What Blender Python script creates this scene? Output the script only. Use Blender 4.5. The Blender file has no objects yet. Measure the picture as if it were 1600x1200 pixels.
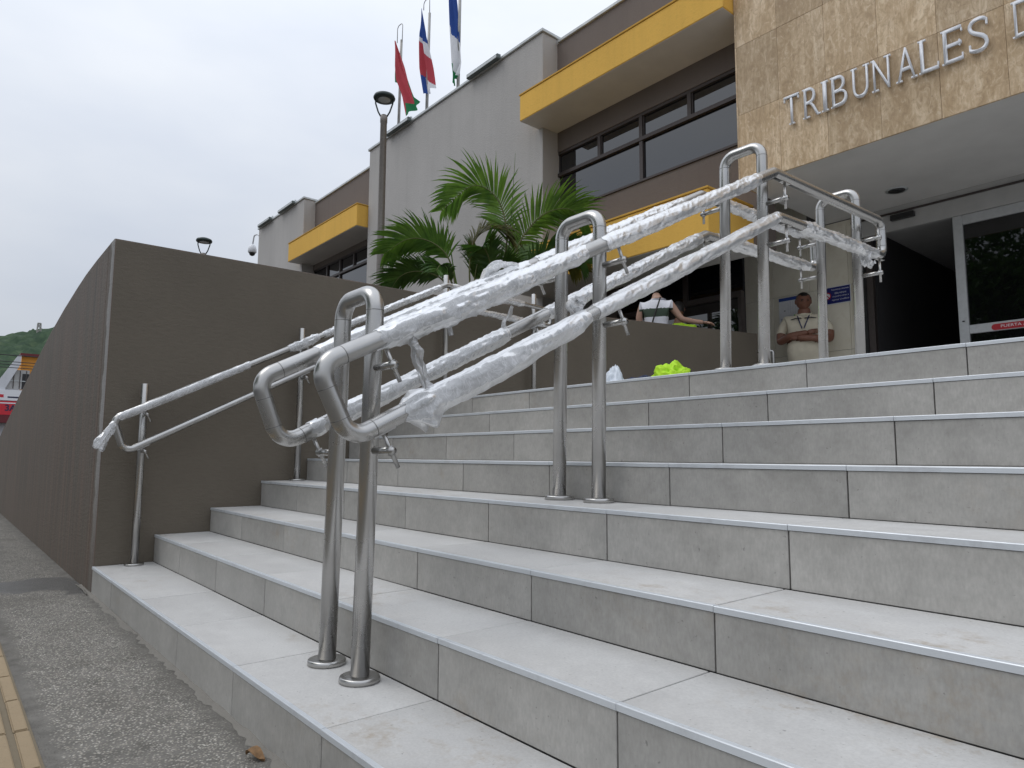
import bpy, bmesh, math, random
from mathutils import Vector, Matrix, noise
from math import sin, cos, pi, radians

# ------------------------------------------------------------------ camera, sky, sun, exposure
sc = bpy.context.scene
COL = sc.collection
CAM_H = 0.7579
cam_d = bpy.data.cameras.new('camera')
cam_d.sensor_width = 36.0
cam_d.lens = 24.036
cam_d.clip_start = 0.05
cam_d.clip_end = 3000.0
cam = bpy.data.objects.new('camera', cam_d)
COL.objects.link(cam)
_f = Vector((-0.760862, 0.640278, 0.105516)); _r = Vector((0.644274, 0.764778, 0.005047)); _u = Vector((0.077465, -0.071821, 0.994405))
cam.matrix_world = Matrix(((_r.x, _u.x, -_f.x, 0), (_r.y, _u.y, -_f.y, 0), (_r.z, _u.z, -_f.z, CAM_H), (0, 0, 0, 1)))
sc.camera = cam

SUN_EL, SUN_AZ = radians(58), radians(215)      # azimuth clockwise from +Y
world = bpy.data.worlds.new('World'); sc.world = world; world.use_nodes = True
wn = world.node_tree.nodes; wl = world.node_tree.links
wn.clear()
w_out = wn.new('ShaderNodeOutputWorld'); w_bg = wn.new('ShaderNodeBackground')
w_sky = wn.new('ShaderNodeTexSky'); w_sky.sky_type = 'NISHITA'; w_sky.sun_disc = False
w_sky.sun_elevation = SUN_EL; w_sky.sun_rotation = SUN_AZ
w_co = wn.new('ShaderNodeTexCoord'); w_map = wn.new('ShaderNodeMapping'); w_map.inputs['Scale'].default_value = (1.0, 1.0, 2.6)
w_n1 = wn.new('ShaderNodeTexNoise'); w_n1.inputs['Scale'].default_value = 1.6; w_n1.inputs['Detail'].default_value = 5; w_n1.inputs['Roughness'].default_value = 0.5
w_r1 = wn.new('ShaderNodeValToRGB')
w_r1.color_ramp.elements[0].position = 0.30; w_r1.color_ramp.elements[0].color = (5.0, 5.45, 6.3, 1)
w_r1.color_ramp.elements[1].position = 0.68; w_r1.color_ramp.elements[1].color = (6.75, 7.0, 7.35, 1)
w_mix = wn.new('ShaderNodeMix'); w_mix.data_type = 'RGBA'; w_mix.inputs['Factor'].default_value = 0.94
wl.new(w_co.outputs['Generated'], w_map.inputs['Vector']); wl.new(w_map.outputs['Vector'], w_n1.inputs['Vector'])
wl.new(w_n1.outputs['Fac'], w_r1.inputs['Fac'])
wl.new(w_sky.outputs['Color'], w_mix.inputs['A']); wl.new(w_r1.outputs['Color'], w_mix.inputs['B'])
# overcast sky: luminance rises smoothly from horizon to zenith
w_sep = wn.new('ShaderNodeSeparateXYZ'); wl.new(w_co.outputs['Generated'], w_sep.inputs[0])
w_gr = wn.new('ShaderNodeMapRange'); w_gr.inputs['From Min'].default_value = 0.0; w_gr.inputs['From Max'].default_value = 1.0
w_gr.inputs['To Min'].default_value = 0.82; w_gr.inputs['To Max'].default_value = 2.15
wl.new(w_sep.outputs['Z'], w_gr.inputs['Value'])
w_mul = wn.new('ShaderNodeMix'); w_mul.data_type = 'RGBA'; w_mul.blend_type = 'MULTIPLY'; w_mul.inputs['Factor'].default_value = 1.0
wl.new(w_mix.outputs['Result'], w_mul.inputs['A']); wl.new(w_gr.outputs['Result'], w_mul.inputs['B'])
wl.new(w_mul.outputs['Result'], w_bg.inputs['Color']); w_bg.inputs['Strength'].default_value = 0.1
wl.new(w_bg.outputs['Background'], w_out.inputs['Surface'])

sun_d = bpy.data.lights.new('sun', 'SUN'); sun_d.energy = 0.6; sun_d.angle = radians(30); sun_d.color = (1.0, 0.97, 0.92)
sun = bpy.data.objects.new('sun', sun_d); COL.objects.link(sun)
_sd = Vector((sin(SUN_AZ) * cos(SUN_EL), cos(SUN_AZ) * cos(SUN_EL), sin(SUN_EL)))
sun.rotation_euler = _sd.to_track_quat('Z', 'Y').to_euler()
sun.location = (0, 0, 30)

sc.render.engine = 'CYCLES'
sc.cycles.use_denoising = True
sc.cycles.max_bounces = 8; sc.cycles.transparent_max_bounces = 16
sc.view_settings.view_transform = 'Standard'; sc.view_settings.look = 'None'
sc.view_settings.exposure = 0.0; sc.view_settings.gamma = 1.0

# ------------------------------------------------------------------ constants of the place
Z = [0, 0.1440, 0.2968, 0.4374, 0.5941, 0.7374, 0.8847, 1.0242, 1.1750]      # tread heights
G = 0.30286
YS = [None] + [0.71356 + k * G for k in range(8)]                             # nosing lines
XL = -4.4264                                                                  # stair side of the brown wall
XR = 3.2
random.seed(7)

# ------------------------------------------------------------------ helpers
def link(o, parent=None):
    COL.objects.link(o)
    if parent is not None:
        o.parent = parent
        root = parent
        loc = Vector((0, 0, 0))
        while root is not None:
            if root.type == 'EMPTY':
                loc = root.location.copy()
            root = root.parent
        if parent.type == 'EMPTY':
            o.matrix_parent_inverse = Matrix.Translation(-loc)
        else:
            o.matrix_parent_inverse = Matrix.Translation(-parent.location)
    return o

def mesh_obj(name, verts, faces, mat=None, parent=None, smooth=False, mats=None, mi=None):
    me = bpy.data.meshes.new(name)
    me.from_pydata([tuple(v) for v in verts], [], faces)
    for m in (mats or ([mat] if mat else [])):
        me.materials.append(m)
    if mi:
        me.polygons.foreach_set('material_index', mi)
    if smooth:
        me.polygons.foreach_set('use_smooth', [True] * len(me.polygons))
    me.update()
    return link(bpy.data.objects.new(name, me), parent)

def from_bm(name, bm, mat=None, parent=None, smooth=False):
    me = bpy.data.meshes.new(name)
    bm.to_mesh(me); bm.free()
    if mat: me.materials.append(mat)
    if smooth: me.polygons.foreach_set('use_smooth', [True] * len(me.polygons))
    return link(bpy.data.objects.new(name, me), parent)

def thing(name, label, cat, loc=(0, 0, 0), group=None):
    o = bpy.data.objects.new(name, None); COL.objects.link(o)
    o.location = loc; o.empty_display_size = 0.2
    o['label'] = label; o['category'] = cat
    if group: o['group'] = group
    return o

def tag(o, label, cat, group=None):
    o['label'] = label; o['category'] = cat
    if group: o['group'] = group
    return o

def structure(o, label=None):
    o['kind'] = 'structure'
    if label: o['label'] = label
    return o

def box_vf(x0, x1, y0, y1, z0, z1):
    v = [(x0, y0, z0), (x1, y0, z0), (x1, y1, z0), (x0, y1, z0), (x0, y0, z1), (x1, y0, z1), (x1, y1, z1), (x0, y1, z1)]
    f = [(0, 3, 2, 1), (4, 5, 6, 7), (0, 1, 5, 4), (1, 2, 6, 5), (2, 3, 7, 6), (3, 0, 4, 7)]
    return v, f

def box(name, x0, x1, y0, y1, z0, z1, mat, parent=None, bev=0.0, seg=1):
    v, f = box_vf(min(x0, x1), max(x0, x1), min(y0, y1), max(y0, y1), min(z0, z1), max(z0, z1))
    if bev <= 0:
        return mesh_obj(name, v, f, mat, parent)
    bm = bmesh.new()
    bv = [bm.verts.new(q) for q in v]
    for q in f: bm.faces.new([bv[i] for i in q])
    bmesh.ops.bevel(bm, geom=bm.edges[:], offset=bev, segments=seg, affect='EDGES', profile=0.7)
    return from_bm(name, bm, mat, parent)

def prism(name, prof, axis, a0, a1, mat, parent=None):
    """prof: list of 2D points; extruded along axis ('x': prof=(y,z), 'y': prof=(x,z), 'z': prof=(x,y))"""
    n = len(prof)
    def P(q, a):
        return (a, q[0], q[1]) if axis == 'x' else ((q[0], a, q[1]) if axis == 'y' else (q[0], q[1], a))
    v = [P(q, a0) for q in prof] + [P(q, a1) for q in prof]
    f = [tuple(range(n)), tuple(range(2 * n - 1, n - 1, -1))]
    for i in range(n):
        j = (i + 1) % n
        f.append((i, i + n, j + n, j))
    o = mesh_obj(name, v, f, mat, parent)
    bm = bmesh.new(); bm.from_mesh(o.data); bmesh.ops.recalc_face_normals(bm, faces=bm.faces[:]); bm.to_mesh(o.data); bm.free()
    return o

def fillet(pts, rad, n=8, closed=False):
    pts = [Vector(q) for q in pts]
    out = []
    N = len(pts)
    for i in range(N):
        if not closed and (i == 0 or i == N - 1):
            out.append(pts[i]); continue
        p = pts[i]; a = pts[i - 1]; b = pts[(i + 1) % N]
        r = rad[i] if isinstance(rad, (list, tuple)) else rad
        d1 = (a - p).normalized(); d2 = (b - p).normalized()
        ang = d1.angle(d2)
        if r <= 0 or ang > pi - 0.01:
            out.append(p); continue
        t = min(r / math.tan(ang / 2), (a - p).length * 0.49, (b - p).length * 0.49)
        r = t * math.tan(ang / 2)
        c = p + (d1 + d2).normalized() * (r / sin(ang / 2))
        s = p + d1 * t - c; e = p + d2 * t - c
        tot = s.angle(e)
        ax = s.cross(e).normalized()
        for k in range(n + 1):
            out.append(c + Matrix.Rotation(tot * k / n, 3, ax) @ s)
    return out

def frames(pts, closed=False):
    N = len(pts); T = []
    for i in range(N):
        if closed: t = pts[(i + 1) % N] - pts[i - 1]
        else: t = pts[min(i + 1, N - 1)] - pts[max(i - 1, 0)]
        T.append(t.normalized())
    ref = Vector((1, 0, 0)) if abs(T[0].x) < 0.8 else Vector((0, 0, 1))
    n = (ref - T[0] * ref.dot(T[0])).normalized()
    out = []
    for i in range(N):
        n = (n - T[i] * n.dot(T[i])).normalized()
        out.append((T[i], n.copy(), T[i].cross(n)))
    return out

def tube_vf(pts, r, seg=20, closed=False, base=0):
    fr = frames(pts, closed); v = []; f = []
    N = len(pts)
    for i in range(N):
        rr = r[i] if isinstance(r, (list, tuple)) else r
        t, n, b = fr[i]
        for k in range(seg):
            a = 2 * pi * k / seg
            v.append(pts[i] + (n * cos(a) + b * sin(a)) * rr)
    for i in range(N if closed else N - 1):
        j = (i + 1) % N
        for k in range(seg):
            l = (k + 1) % seg
            f.append((base + i * seg + k, base + i * seg + l, base + j * seg + l, base + j * seg + k))
    if not closed:
        f.append(tuple(base + k for k in range(seg - 1, -1, -1)))
        f.append(tuple(base + (N - 1) * seg + k for k in range(seg)))
    return v, f

def tube(name, pts, r, mat, parent=None, seg=20, closed=False):
    pts = [Vector(q) for q in pts]
    v, f = tube_vf(pts, r, seg, closed)
    o = mesh_obj(name, v, f, mat, parent, smooth=True)
    return o

def lathe_vf(prof, c, seg=28, base=0):
    """prof = [(r,z)...] from bottom to top around vertical axis through c"""
    v = []; f = []
    for (r, z) in prof:
        for k in range(seg):
            a = 2 * pi * k / seg
            v.append(Vector((c[0] + r * cos(a), c[1] + r * sin(a), c[2] + z)))
    for i in range(len(prof) - 1):
        for k in range(seg):
            l = (k + 1) % seg
            f.append((base + i * seg + k, base + i * seg + l, base + (i + 1) * seg + l, base + (i + 1) * seg + k))
    f.append(tuple(base + k for k in range(seg - 1, -1, -1)))
    f.append(tuple(base + (len(prof) - 1) * seg + k for k in range(seg)))
    return v, f

def lathe(name, prof, c, mat, parent=None, seg=28, smooth=True):
    v, f = lathe_vf(prof, c, seg)
    return mesh_obj(name, v, f, mat, parent, smooth=smooth)

def join_vf(parts):
    V = []; F = []
    for v, f in parts:
        b = len(V)
        V += list(v); F += [tuple(i + b for i in q) for q in f]
    return V, F

# ------------------------------------------------------------------ materials
class N:
    def __init__(s, name):
        s.m = bpy.data.materials.new(name); s.m.use_nodes = True
        s.t = s.m.node_tree; s.t.nodes.clear()
        s.out = s.t.nodes.new('ShaderNodeOutputMaterial')
        s.b = s.t.nodes.new('ShaderNodeBsdfPrincipled')
        s.t.links.new(s.b.outputs[0], s.out.inputs[0])
        s._pos = None
    def n(s, t, **kw):
        q = s.t.nodes.new(t)
        for k, v in kw.items(): setattr(q, k, v)
        return q
    def l(s, a, b): s.t.links.new(a, b)
    def put(s, inp, v):
        if hasattr(v, 'is_linked') or hasattr(v, 'links'): s.l(v, inp)
        elif isinstance(v, (tuple, list)) and len(v) == 3 and inp.type == 'RGBA': inp.default_value = (*v, 1)
        else: inp.default_value = v
    def pos(s, scale=(1, 1, 1), offset=None, obj=False):
        if obj:
            src = s.n('ShaderNodeTexCoord').outputs['Object']
        else:
            src = s.n('ShaderNodeNewGeometry').outputs['Position']
        m = s.n('ShaderNodeMapping'); m.inputs['Scale'].default_value = scale
        s.l(src, m.inputs['Vector'])
        o = m.outputs['Vector']
        if offset is not None:
            a = s.n('ShaderNodeVectorMath', operation='ADD'); s.l(o, a.inputs[0]); s.l(offset, a.inputs[1]); o = a.outputs[0]
        return o
    def rnd(s): return s.n('ShaderNodeObjectInfo').outputs['Random']
    def rndvec(s, k=40.0):
        m = s.n('ShaderNodeMath', operation='MULTIPLY'); s.l(s.rnd(), m.inputs[0]); m.inputs[1].default_value = k
        c = s.n('ShaderNodeCombineXYZ'); s.l(m.outputs[0], c.inputs[0]); s.l(m.outputs[0], c.inputs[1]); s.l(m.outputs[0], c.inputs[2])
        return c.outputs[0]
    def noise(s, vec, scale=5, detail=4, rough=0.55, dist=0.0):
        q = s.n('ShaderNodeTexNoise'); s.l(vec, q.inputs['Vector'])
        q.inputs['Scale'].default_value = scale; q.inputs['Detail'].default_value = detail
        q.inputs['Roughness'].default_value = rough; q.inputs['Distortion'].default_value = dist
        return q.outputs['Fac']
    def vor(s, vec, scale=5, feature='F1', out='Distance'):
        q = s.n('ShaderNodeTexVoronoi', feature=feature); s.l(vec, q.inputs['Vector']); q.inputs['Scale'].default_value = scale
        return q.outputs[out]
    def ramp(s, fac, stops):
        q = s.n('ShaderNodeValToRGB'); s.l(fac, q.inputs['Fac'])
        e = q.color_ramp.elements
        while len(e) < len(stops): e.new(0.5)
        for i, (p, c) in enumerate(stops):
            e[i].position = p
            e[i].color = (c, c, c, 1) if isinstance(c, (int, float)) else (*c, 1)
        return q.outputs['Color']
    def mix(s, fac, a, b, mode='MIX'):
        q = s.n('ShaderNodeMix', data_type='RGBA', blend_type=mode)
        s.put(q.inputs['Factor'], fac); s.put(q.inputs['A'], a); s.put(q.inputs['B'], b)
        return q.outputs['Result']
    def math(s, op, a, b=0.0):
        q = s.n('ShaderNodeMath', operation=op); s.put(q.inputs[0], a); s.put(q.inputs[1], b); return q.outputs[0]
    def bump(s, h, dist=0.01, strength=0.5, normal=None):
        q = s.n('ShaderNodeBump'); q.inputs['Distance'].default_value = dist; q.inputs['Strength'].default_value = strength
        s.l(h, q.inputs['Height'])
        if normal is not None: s.l(normal, q.inputs['Normal'])
        s.l(q.outputs[0], s.b.inputs['Normal']); return q.outputs[0]
    def set(s, **kw):
        nm = dict(color='Base Color', rough='Roughness', metal='Metallic', spec='Specular IOR Level', ior='IOR', trans='Transmission Weight',
                  alpha='Alpha', coat='Coat Weight', sheen='Sheen Weight', aniso='Anisotropic', emit='Emission Color', emits='Emission Strength', sub='Subsurface Weight')
        for k, v in kw.items(): s.put(s.b.inputs[nm[k]], v)
        return s.m

def M_plain(name, col, rough=0.5, metal=0.0, var=0.12, scale=30, bump=0.0, spec=0.5):
    k = N(name)
    nz = k.noise(k.pos(), scale, 4)
    c = k.mix(k.ramp(nz, [(0.3, 0.0), (0.7, 1.0)]), tuple(x * (1 - var) for x in col), tuple(min(1, x * (1 + var)) for x in col))
    k.set(color=c, rough=rough, metal=metal, spec=spec)
    if bump: k.bump(nz, bump, 0.5)
    return k.m

def M_tile(name, lo, hi, stain, floor):
    k = N(name)
    off = k.rndvec(37.0)
    p = k.pos(offset=off)
    big = k.noise(p, 3.0, 5, 0.6)
    mid = k.noise(p, 22.0, 6, 0.7)
    fine = k.noise(k.pos((1, 1, 0.35), offset=off), 160.0, 3, 0.6)
    a = k.math('ADD', k.math('MULTIPLY', big, 0.55), k.math('MULTIPLY', mid, 0.45))
    c = k.ramp(a, [(0.36, lo), (0.66, hi)])
    c = k.mix(k.ramp(fine, [(0.35, 0.0), (0.75, 0.30)]), c, tuple(x * 0.62 for x in lo))
    # pores
    pores = k.noise(p, 95.0, 2, 0.5)
    c = k.mix(k.ramp(pores, [(0.70, 0.0), (0.78, 0.55)]), c, (0.12, 0.115, 0.11))
    tone = k.math('ADD', k.math('MULTIPLY', k.rnd(), 0.16), 0.92)
    hsv = k.n('ShaderNodeHueSaturation'); k.l(c, hsv.inputs['Color']); k.l(tone, hsv.inputs['Value']); c = hsv.outputs['Color']
    # ochre mud stains
    pw = k.pos()
    st = k.math('MULTIPLY', k.ramp(k.noise(pw, 1.9, 3, 0.55), [(0.54, 0.0), (0.66, 1.0)]), k.ramp(k.noise(pw, 17.0, 6, 0.75), [(0.50, 0.0), (0.70, 1.0)]))
    c = k.mix(k.math('MULTIPLY', st, stain), c, (0.30, 0.215, 0.12))
    k.set(color=c, rough=k.ramp(mid, [(0.3, 0.42), (0.7, 0.6)]), spec=0.45)
    k.bump(fine, 0.0008, 0.35)
    return k.m

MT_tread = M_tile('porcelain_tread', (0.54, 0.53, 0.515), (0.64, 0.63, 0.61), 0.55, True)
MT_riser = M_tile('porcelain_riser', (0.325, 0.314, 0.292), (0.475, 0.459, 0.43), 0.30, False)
MT_grout = M_plain('dark_grout', (0.13, 0.125, 0.12), 0.9, var=0.3, scale=60)

def M_alu():
    k = N('aluminium_nosing')
    p = k.pos()
    nz = k.noise(p, 9.0, 5, 0.65)
    f = k.noise(k.pos((0.3, 8, 8)), 60, 2)
    c = k.mix(k.ramp(nz, [(0.55, 0.0), (0.75, 0.45)]), (0.70, 0.73, 0.76), (0.42, 0.42, 0.43))
    k.set(color=c, rough=k.math('ADD', k.math('MULTIPLY', f, 0.2), 0.36), metal=0.45)
    return k.m
MT_alu = M_alu()

def M_steel(name, base=0.56, rough=0.24):
    k = N(name)
    p = k.pos(obj=True)
    br = k.noise(k.pos((60, 60, 60), obj=True), 5, 2)
    sm = k.noise(p, 7.0, 4, 0.6)
    c = k.mix(k.ramp(sm, [(0.35, 0), (0.75, 1)]), (base, base * 0.985, base * 0.96), (base * 0.86, base * 0.84, base * 0.81))
    k.set(color=c, metal=1.0, rough=k.math('ADD', k.math('MULTIPLY', sm, 0.14), rough - 0.05), aniso=0.4)
    k.bump(br, 0.0003, 0.05)
    return k.m
MT_steel = M_steel('brushed_stainless_steel', 0.49, 0.26)
MT_steel_dark = M_steel('stainless_seam', 0.22, 0.4)

def M_film():
    k = N('clear_stretch_film')
    p = k.pos()
    a = k.noise(p, 13.0, 4, 0.6, 0.8)
    cr = k.noise(p, 20.0, 3, 0.5, 1.8)                     # crease lines
    ln = k.ramp(k.math('ABSOLUTE', k.math('SUBTRACT', cr, 0.5)), [(0.0, 1.0), (0.05, 0.0)])
    al = k.ramp(a, [(0.34, 0.30), (0.52, 0.50), (0.68, 0.72)])
    al = k.math('ADD', al, k.math('MULTIPLY', ln, 0.22)); al.node.use_clamp = True
    bp = k.n('ShaderNodeBump'); bp.inputs['Distance'].default_value = 0.003; bp.inputs['Strength'].default_value = 0.22
    k.l(k.math('ADD', k.math('MULTIPLY', ln, 0.4), cr), bp.inputs['Height'])
    T = k.n('ShaderNodeBsdfTransparent'); D = k.n('ShaderNodeBsdfDiffuse'); G_ = k.n('ShaderNodeBsdfGlossy'); Q = k.n('ShaderNodeBsdfTranslucent')
    T.inputs['Color'].default_value = (0.96, 0.97, 0.98, 1); D.inputs['Color'].default_value = (0.90, 0.91, 0.93, 1); Q.inputs['Color'].default_value = (0.90, 0.91, 0.93, 1)
    G_.inputs['Roughness'].default_value = 0.30; G_.inputs['Color'].default_value = (1, 1, 1, 1)
    k.l(bp.outputs[0], D.inputs['Normal']); k.l(bp.outputs[0], G_.inputs['Normal'])
    m0 = k.n('ShaderNodeMixShader'); m0.inputs[0].default_value = 0.30; k.l(D.outputs[0], m0.inputs[1]); k.l(Q.outputs[0], m0.inputs[2])
    m1 = k.n('ShaderNodeMixShader'); k.l(al, m1.inputs[0]); k.l(T.outputs[0], m1.inputs[1]); k.l(m0.outputs[0], m1.inputs[2])
    fr = k.n('ShaderNodeFresnel'); fr.inputs['IOR'].default_value = 1.45
    m2 = k.n('ShaderNodeMixShader'); f2 = k.math('ADD', k.math('MULTIPLY', fr.outputs[0], 0.6), 0.02); f2.node.use_clamp = True
    k.l(f2, m2.inputs[0])
    k.l(m1.outputs[0], m2.inputs[1]); k.l(G_.outputs[0], m2.inputs[2]); k.l(m2.outputs[0], k.out.inputs[0])
    return k.m
MT_film = M_film()

def M_wall(name, base, streak, edge=False):
    k = N(name)
    p = k.pos()
    tr = k.noise(k.pos((1.2, 1.2, 4.0)), 16.0, 5, 0.65)
    big = k.noise(p, 1.1, 4, 0.6)
    fine = k.noise(p, 90, 4, 0.6)
    c = k.mix(k.ramp(big, [(0.3, 0.0), (0.7, 1.0)]), tuple(x * 0.90 for x in base), tuple(x * 1.10 for x in base))
    c = k.mix(k.ramp(tr, [(0.45, 0.0), (0.75, 0.35)]), c, tuple(x * 0.75 for x in base))
    if streak > 0:
        st = k.noise(k.pos((7.0, 7.0, 0.28)), 1.8, 5, 0.62)
        st2 = k.noise(k.pos((26.0, 26.0, 0.7)), 1.3, 3, 0.6)
        c = k.mix(k.math('MULTIPLY', k.ramp(st, [(0.42, 0.0), (0.60, 1.0)]), streak), c, (0.165, 0.115, 0.088))
        c = k.mix(k.math('MULTIPLY', k.ramp(st2, [(0.46, 0.0), (0.66, 1.0)]), streak * 0.8), c, tuple(x * 0.58 for x in base))
    if edge:
        # bare mortar where the arris was patched
        sx = k.n('ShaderNodeSeparateXYZ'); k.l(k.n('ShaderNodeNewGeometry').outputs['Position'], sx.inputs[0])
        d = k.math('ADD', sx.outputs['X'], 4.4264)
        d = k.math('ADD', d, k.math('MULTIPLY', k.math('SUBTRACT', k.noise(k.pos((1, 1, 1)), 7, 5), 0.5), 0.16))
        m1 = k.ramp(k.math('ADD', k.math('MULTIPLY', d, 4.0), 0.7), [(0.36, 0.0), (0.48, 1.0)])
        ny = k.math('LESS_THAN', sx.outputs['Y'], 0.719)
        hz = k.ramp(k.math('MULTIPLY', sx.outputs['Z'], 0.5), [(0.05, 0.1), (0.40, 0.9)])
        c = k.mix(k.math('MULTIPLY', k.math('MULTIPLY', m1, ny), hz), c, (0.31, 0.30, 0.29))
    k.set(color=c, rough=0.62, spec=0.35)
    k.bump(k.math('ADD', tr, k.math('MULTIPLY', fine, 0.4)), 0.006, 0.5)
    return k.m
MT_wall = M_wall('brown_wall_paint', (0.135, 0.115, 0.089), 0.0)
MT_wallf = M_wall('brown_wall_paint_streaked', (0.128, 0.108, 0.086), 0.8, True)

def M_render(name, base, rough=0.85, sc_=55.0, depth=0.006):
    k = N(name)
    p = k.pos()
    big = k.noise(k.pos((1, 1, 0.5)), 0.8, 5, 0.6)
    g = k.noise(p, sc_, 4, 0.7)
    st = k.noise(k.pos((5, 5, 0.25)), 1.5, 4, 0.6)
    c = k.mix(k.ramp(big, [(0.3, 0), (0.7, 1)]), tuple(x * 0.92 for x in base), tuple(x * 1.06 for x in base))
    c = k.mix(k.ramp(st, [(0.5, 0), (0.8, 0.35)]), c, tuple(x * 0.78 for x in base))
    c = k.mix(k.ramp(g, [(0.56, 0), (0.75, 0.4)]), c, tuple(x * 0.62 for x in base))
    k.set(color=c, rough=rough, spec=0.25)
    k.bump(g, depth, 0.7)
    return k.m
MT_grey = M_render('grey_stucco', (0.46, 0.44, 0.42), depth=0.011)
MT_grey2 = M_render('taupe_stucco', (0.185, 0.155, 0.138))
MT_yel = M_render('ochre_yellow_stucco', (0.80, 0.475, 0.10), sc_=30)
MT_yelcap = M_render('ochre_cap', (0.62, 0.36, 0.07), sc_=30)
MT_soff = M_plain('white_soffit_paint', (0.62, 0.605, 0.58), 0.7, var=0.06, scale=2)
MT_cap = M_plain('pale_metal_flashing', (0.52, 0.54, 0.54), 0.45, 0.3, var=0.15, scale=6)
MT_wframe = M_plain('bronze_window_frame', (0.075, 0.062, 0.058), 0.4, 0.4, var=0.1)
MT_black = M_plain('black_plastic', (0.015, 0.015, 0.016), 0.35)
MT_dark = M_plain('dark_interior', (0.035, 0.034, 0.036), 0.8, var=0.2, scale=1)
MT_floor = M_plain('landing_tile', (0.57, 0.565, 0.55), 0.5, var=0.08, scale=4)

def M_glass(name, tint=(0.006, 0.007, 0.01), ior=1.75):
    k = N(name)
    w = k.noise(k.pos(), 0.9, 2)
    k.set(color=tint, rough=0.015, ior=ior, spec=0.5)
    k.bump(w, 0.02, 0.08)
    return k.m
MT_glass = M_glass('tinted_glass', ior=1.95)
MT_doorglass = M_glass('dark_door_glass', (0.004, 0.004, 0.005), 1.6)

def M_trav():
    k = N('travertine')
    off = k.rndvec(61.0)
    w = k.noise(k.pos((1.0, 1.0, 0.42), offset=off), 2.6, 7, 0.62, 1.1)
    v = k.noise(k.pos((5.0, 5.0, 0.55), offset=off), 1.9, 8, 0.66, 0.9)
    sw = k.noise(k.pos((1, 1, 0.55), offset=off), 15.0, 6, 0.66, 1.6)
    f = k.noise(k.pos((1.4, 1.4, 0.5), offset=off), 48.0, 5, 0.65, 0.6)
    c = k.ramp(w, [(0.28, (0.27, 0.185, 0.105)), (0.44, (0.40, 0.295, 0.18)), (0.56, (0.50, 0.385, 0.255)), (0.74, (0.62, 0.51, 0.37))])
    c = k.mix(k.ramp(v, [(0.36, 0.0), (0.50, 0.65), (0.62, 0.0)]), c, (0.31, 0.21, 0.115))
    c = k.mix(k.ramp(sw, [(0.50, 0.0), (0.64, 0.55)]), c, (0.25, 0.17, 0.095))
    c = k.mix(k.ramp(sw, [(0.34, 0.38), (0.47, 0.0)]), c, (0.62, 0.52, 0.385))
    c = k.mix(k.ramp(f, [(0.58, 0.0), (0.70, 0.55)]), c, (0.17, 0.115, 0.07))
    hsv = k.n('ShaderNodeHueSaturation'); k.l(c, hsv.inputs['Color'])
    k.l(k.math('ADD', k.math('MULTIPLY', k.rnd(), 0.40), 1.14), hsv.inputs['Value'])
    k.set(color=hsv.outputs['Color'], rough=0.45, spec=0.35)
    k.bump(f, 0.003, 0.3)
    return k.m
MT_trav = M_trav()
MT_travjoint = M_plain('travertine_joint', (0.30, 0.225, 0.145), 0.8, var=0.1)

def M_cream():
    k = N('cream_marble')
    off = k.rndvec(23.0)
    p = k.pos((1, 1, 0.7), offset=off)
    w = k.noise(p, 2.0, 6, 0.6, 1.0); f = k.noise(p, 14, 5, 0.6, 0.5)
    c = k.ramp(w, [(0.3, (0.70, 0.65, 0.53)), (0.7, (0.80, 0.76, 0.65))])
    c = k.mix(k.ramp(f, [(0.55, 0), (0.8, 0.4)]), c, (0.56, 0.47, 0.34))
    k.set(color=c, rough=0.32)
    return k.m
MT_cream = M_cream()

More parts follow.
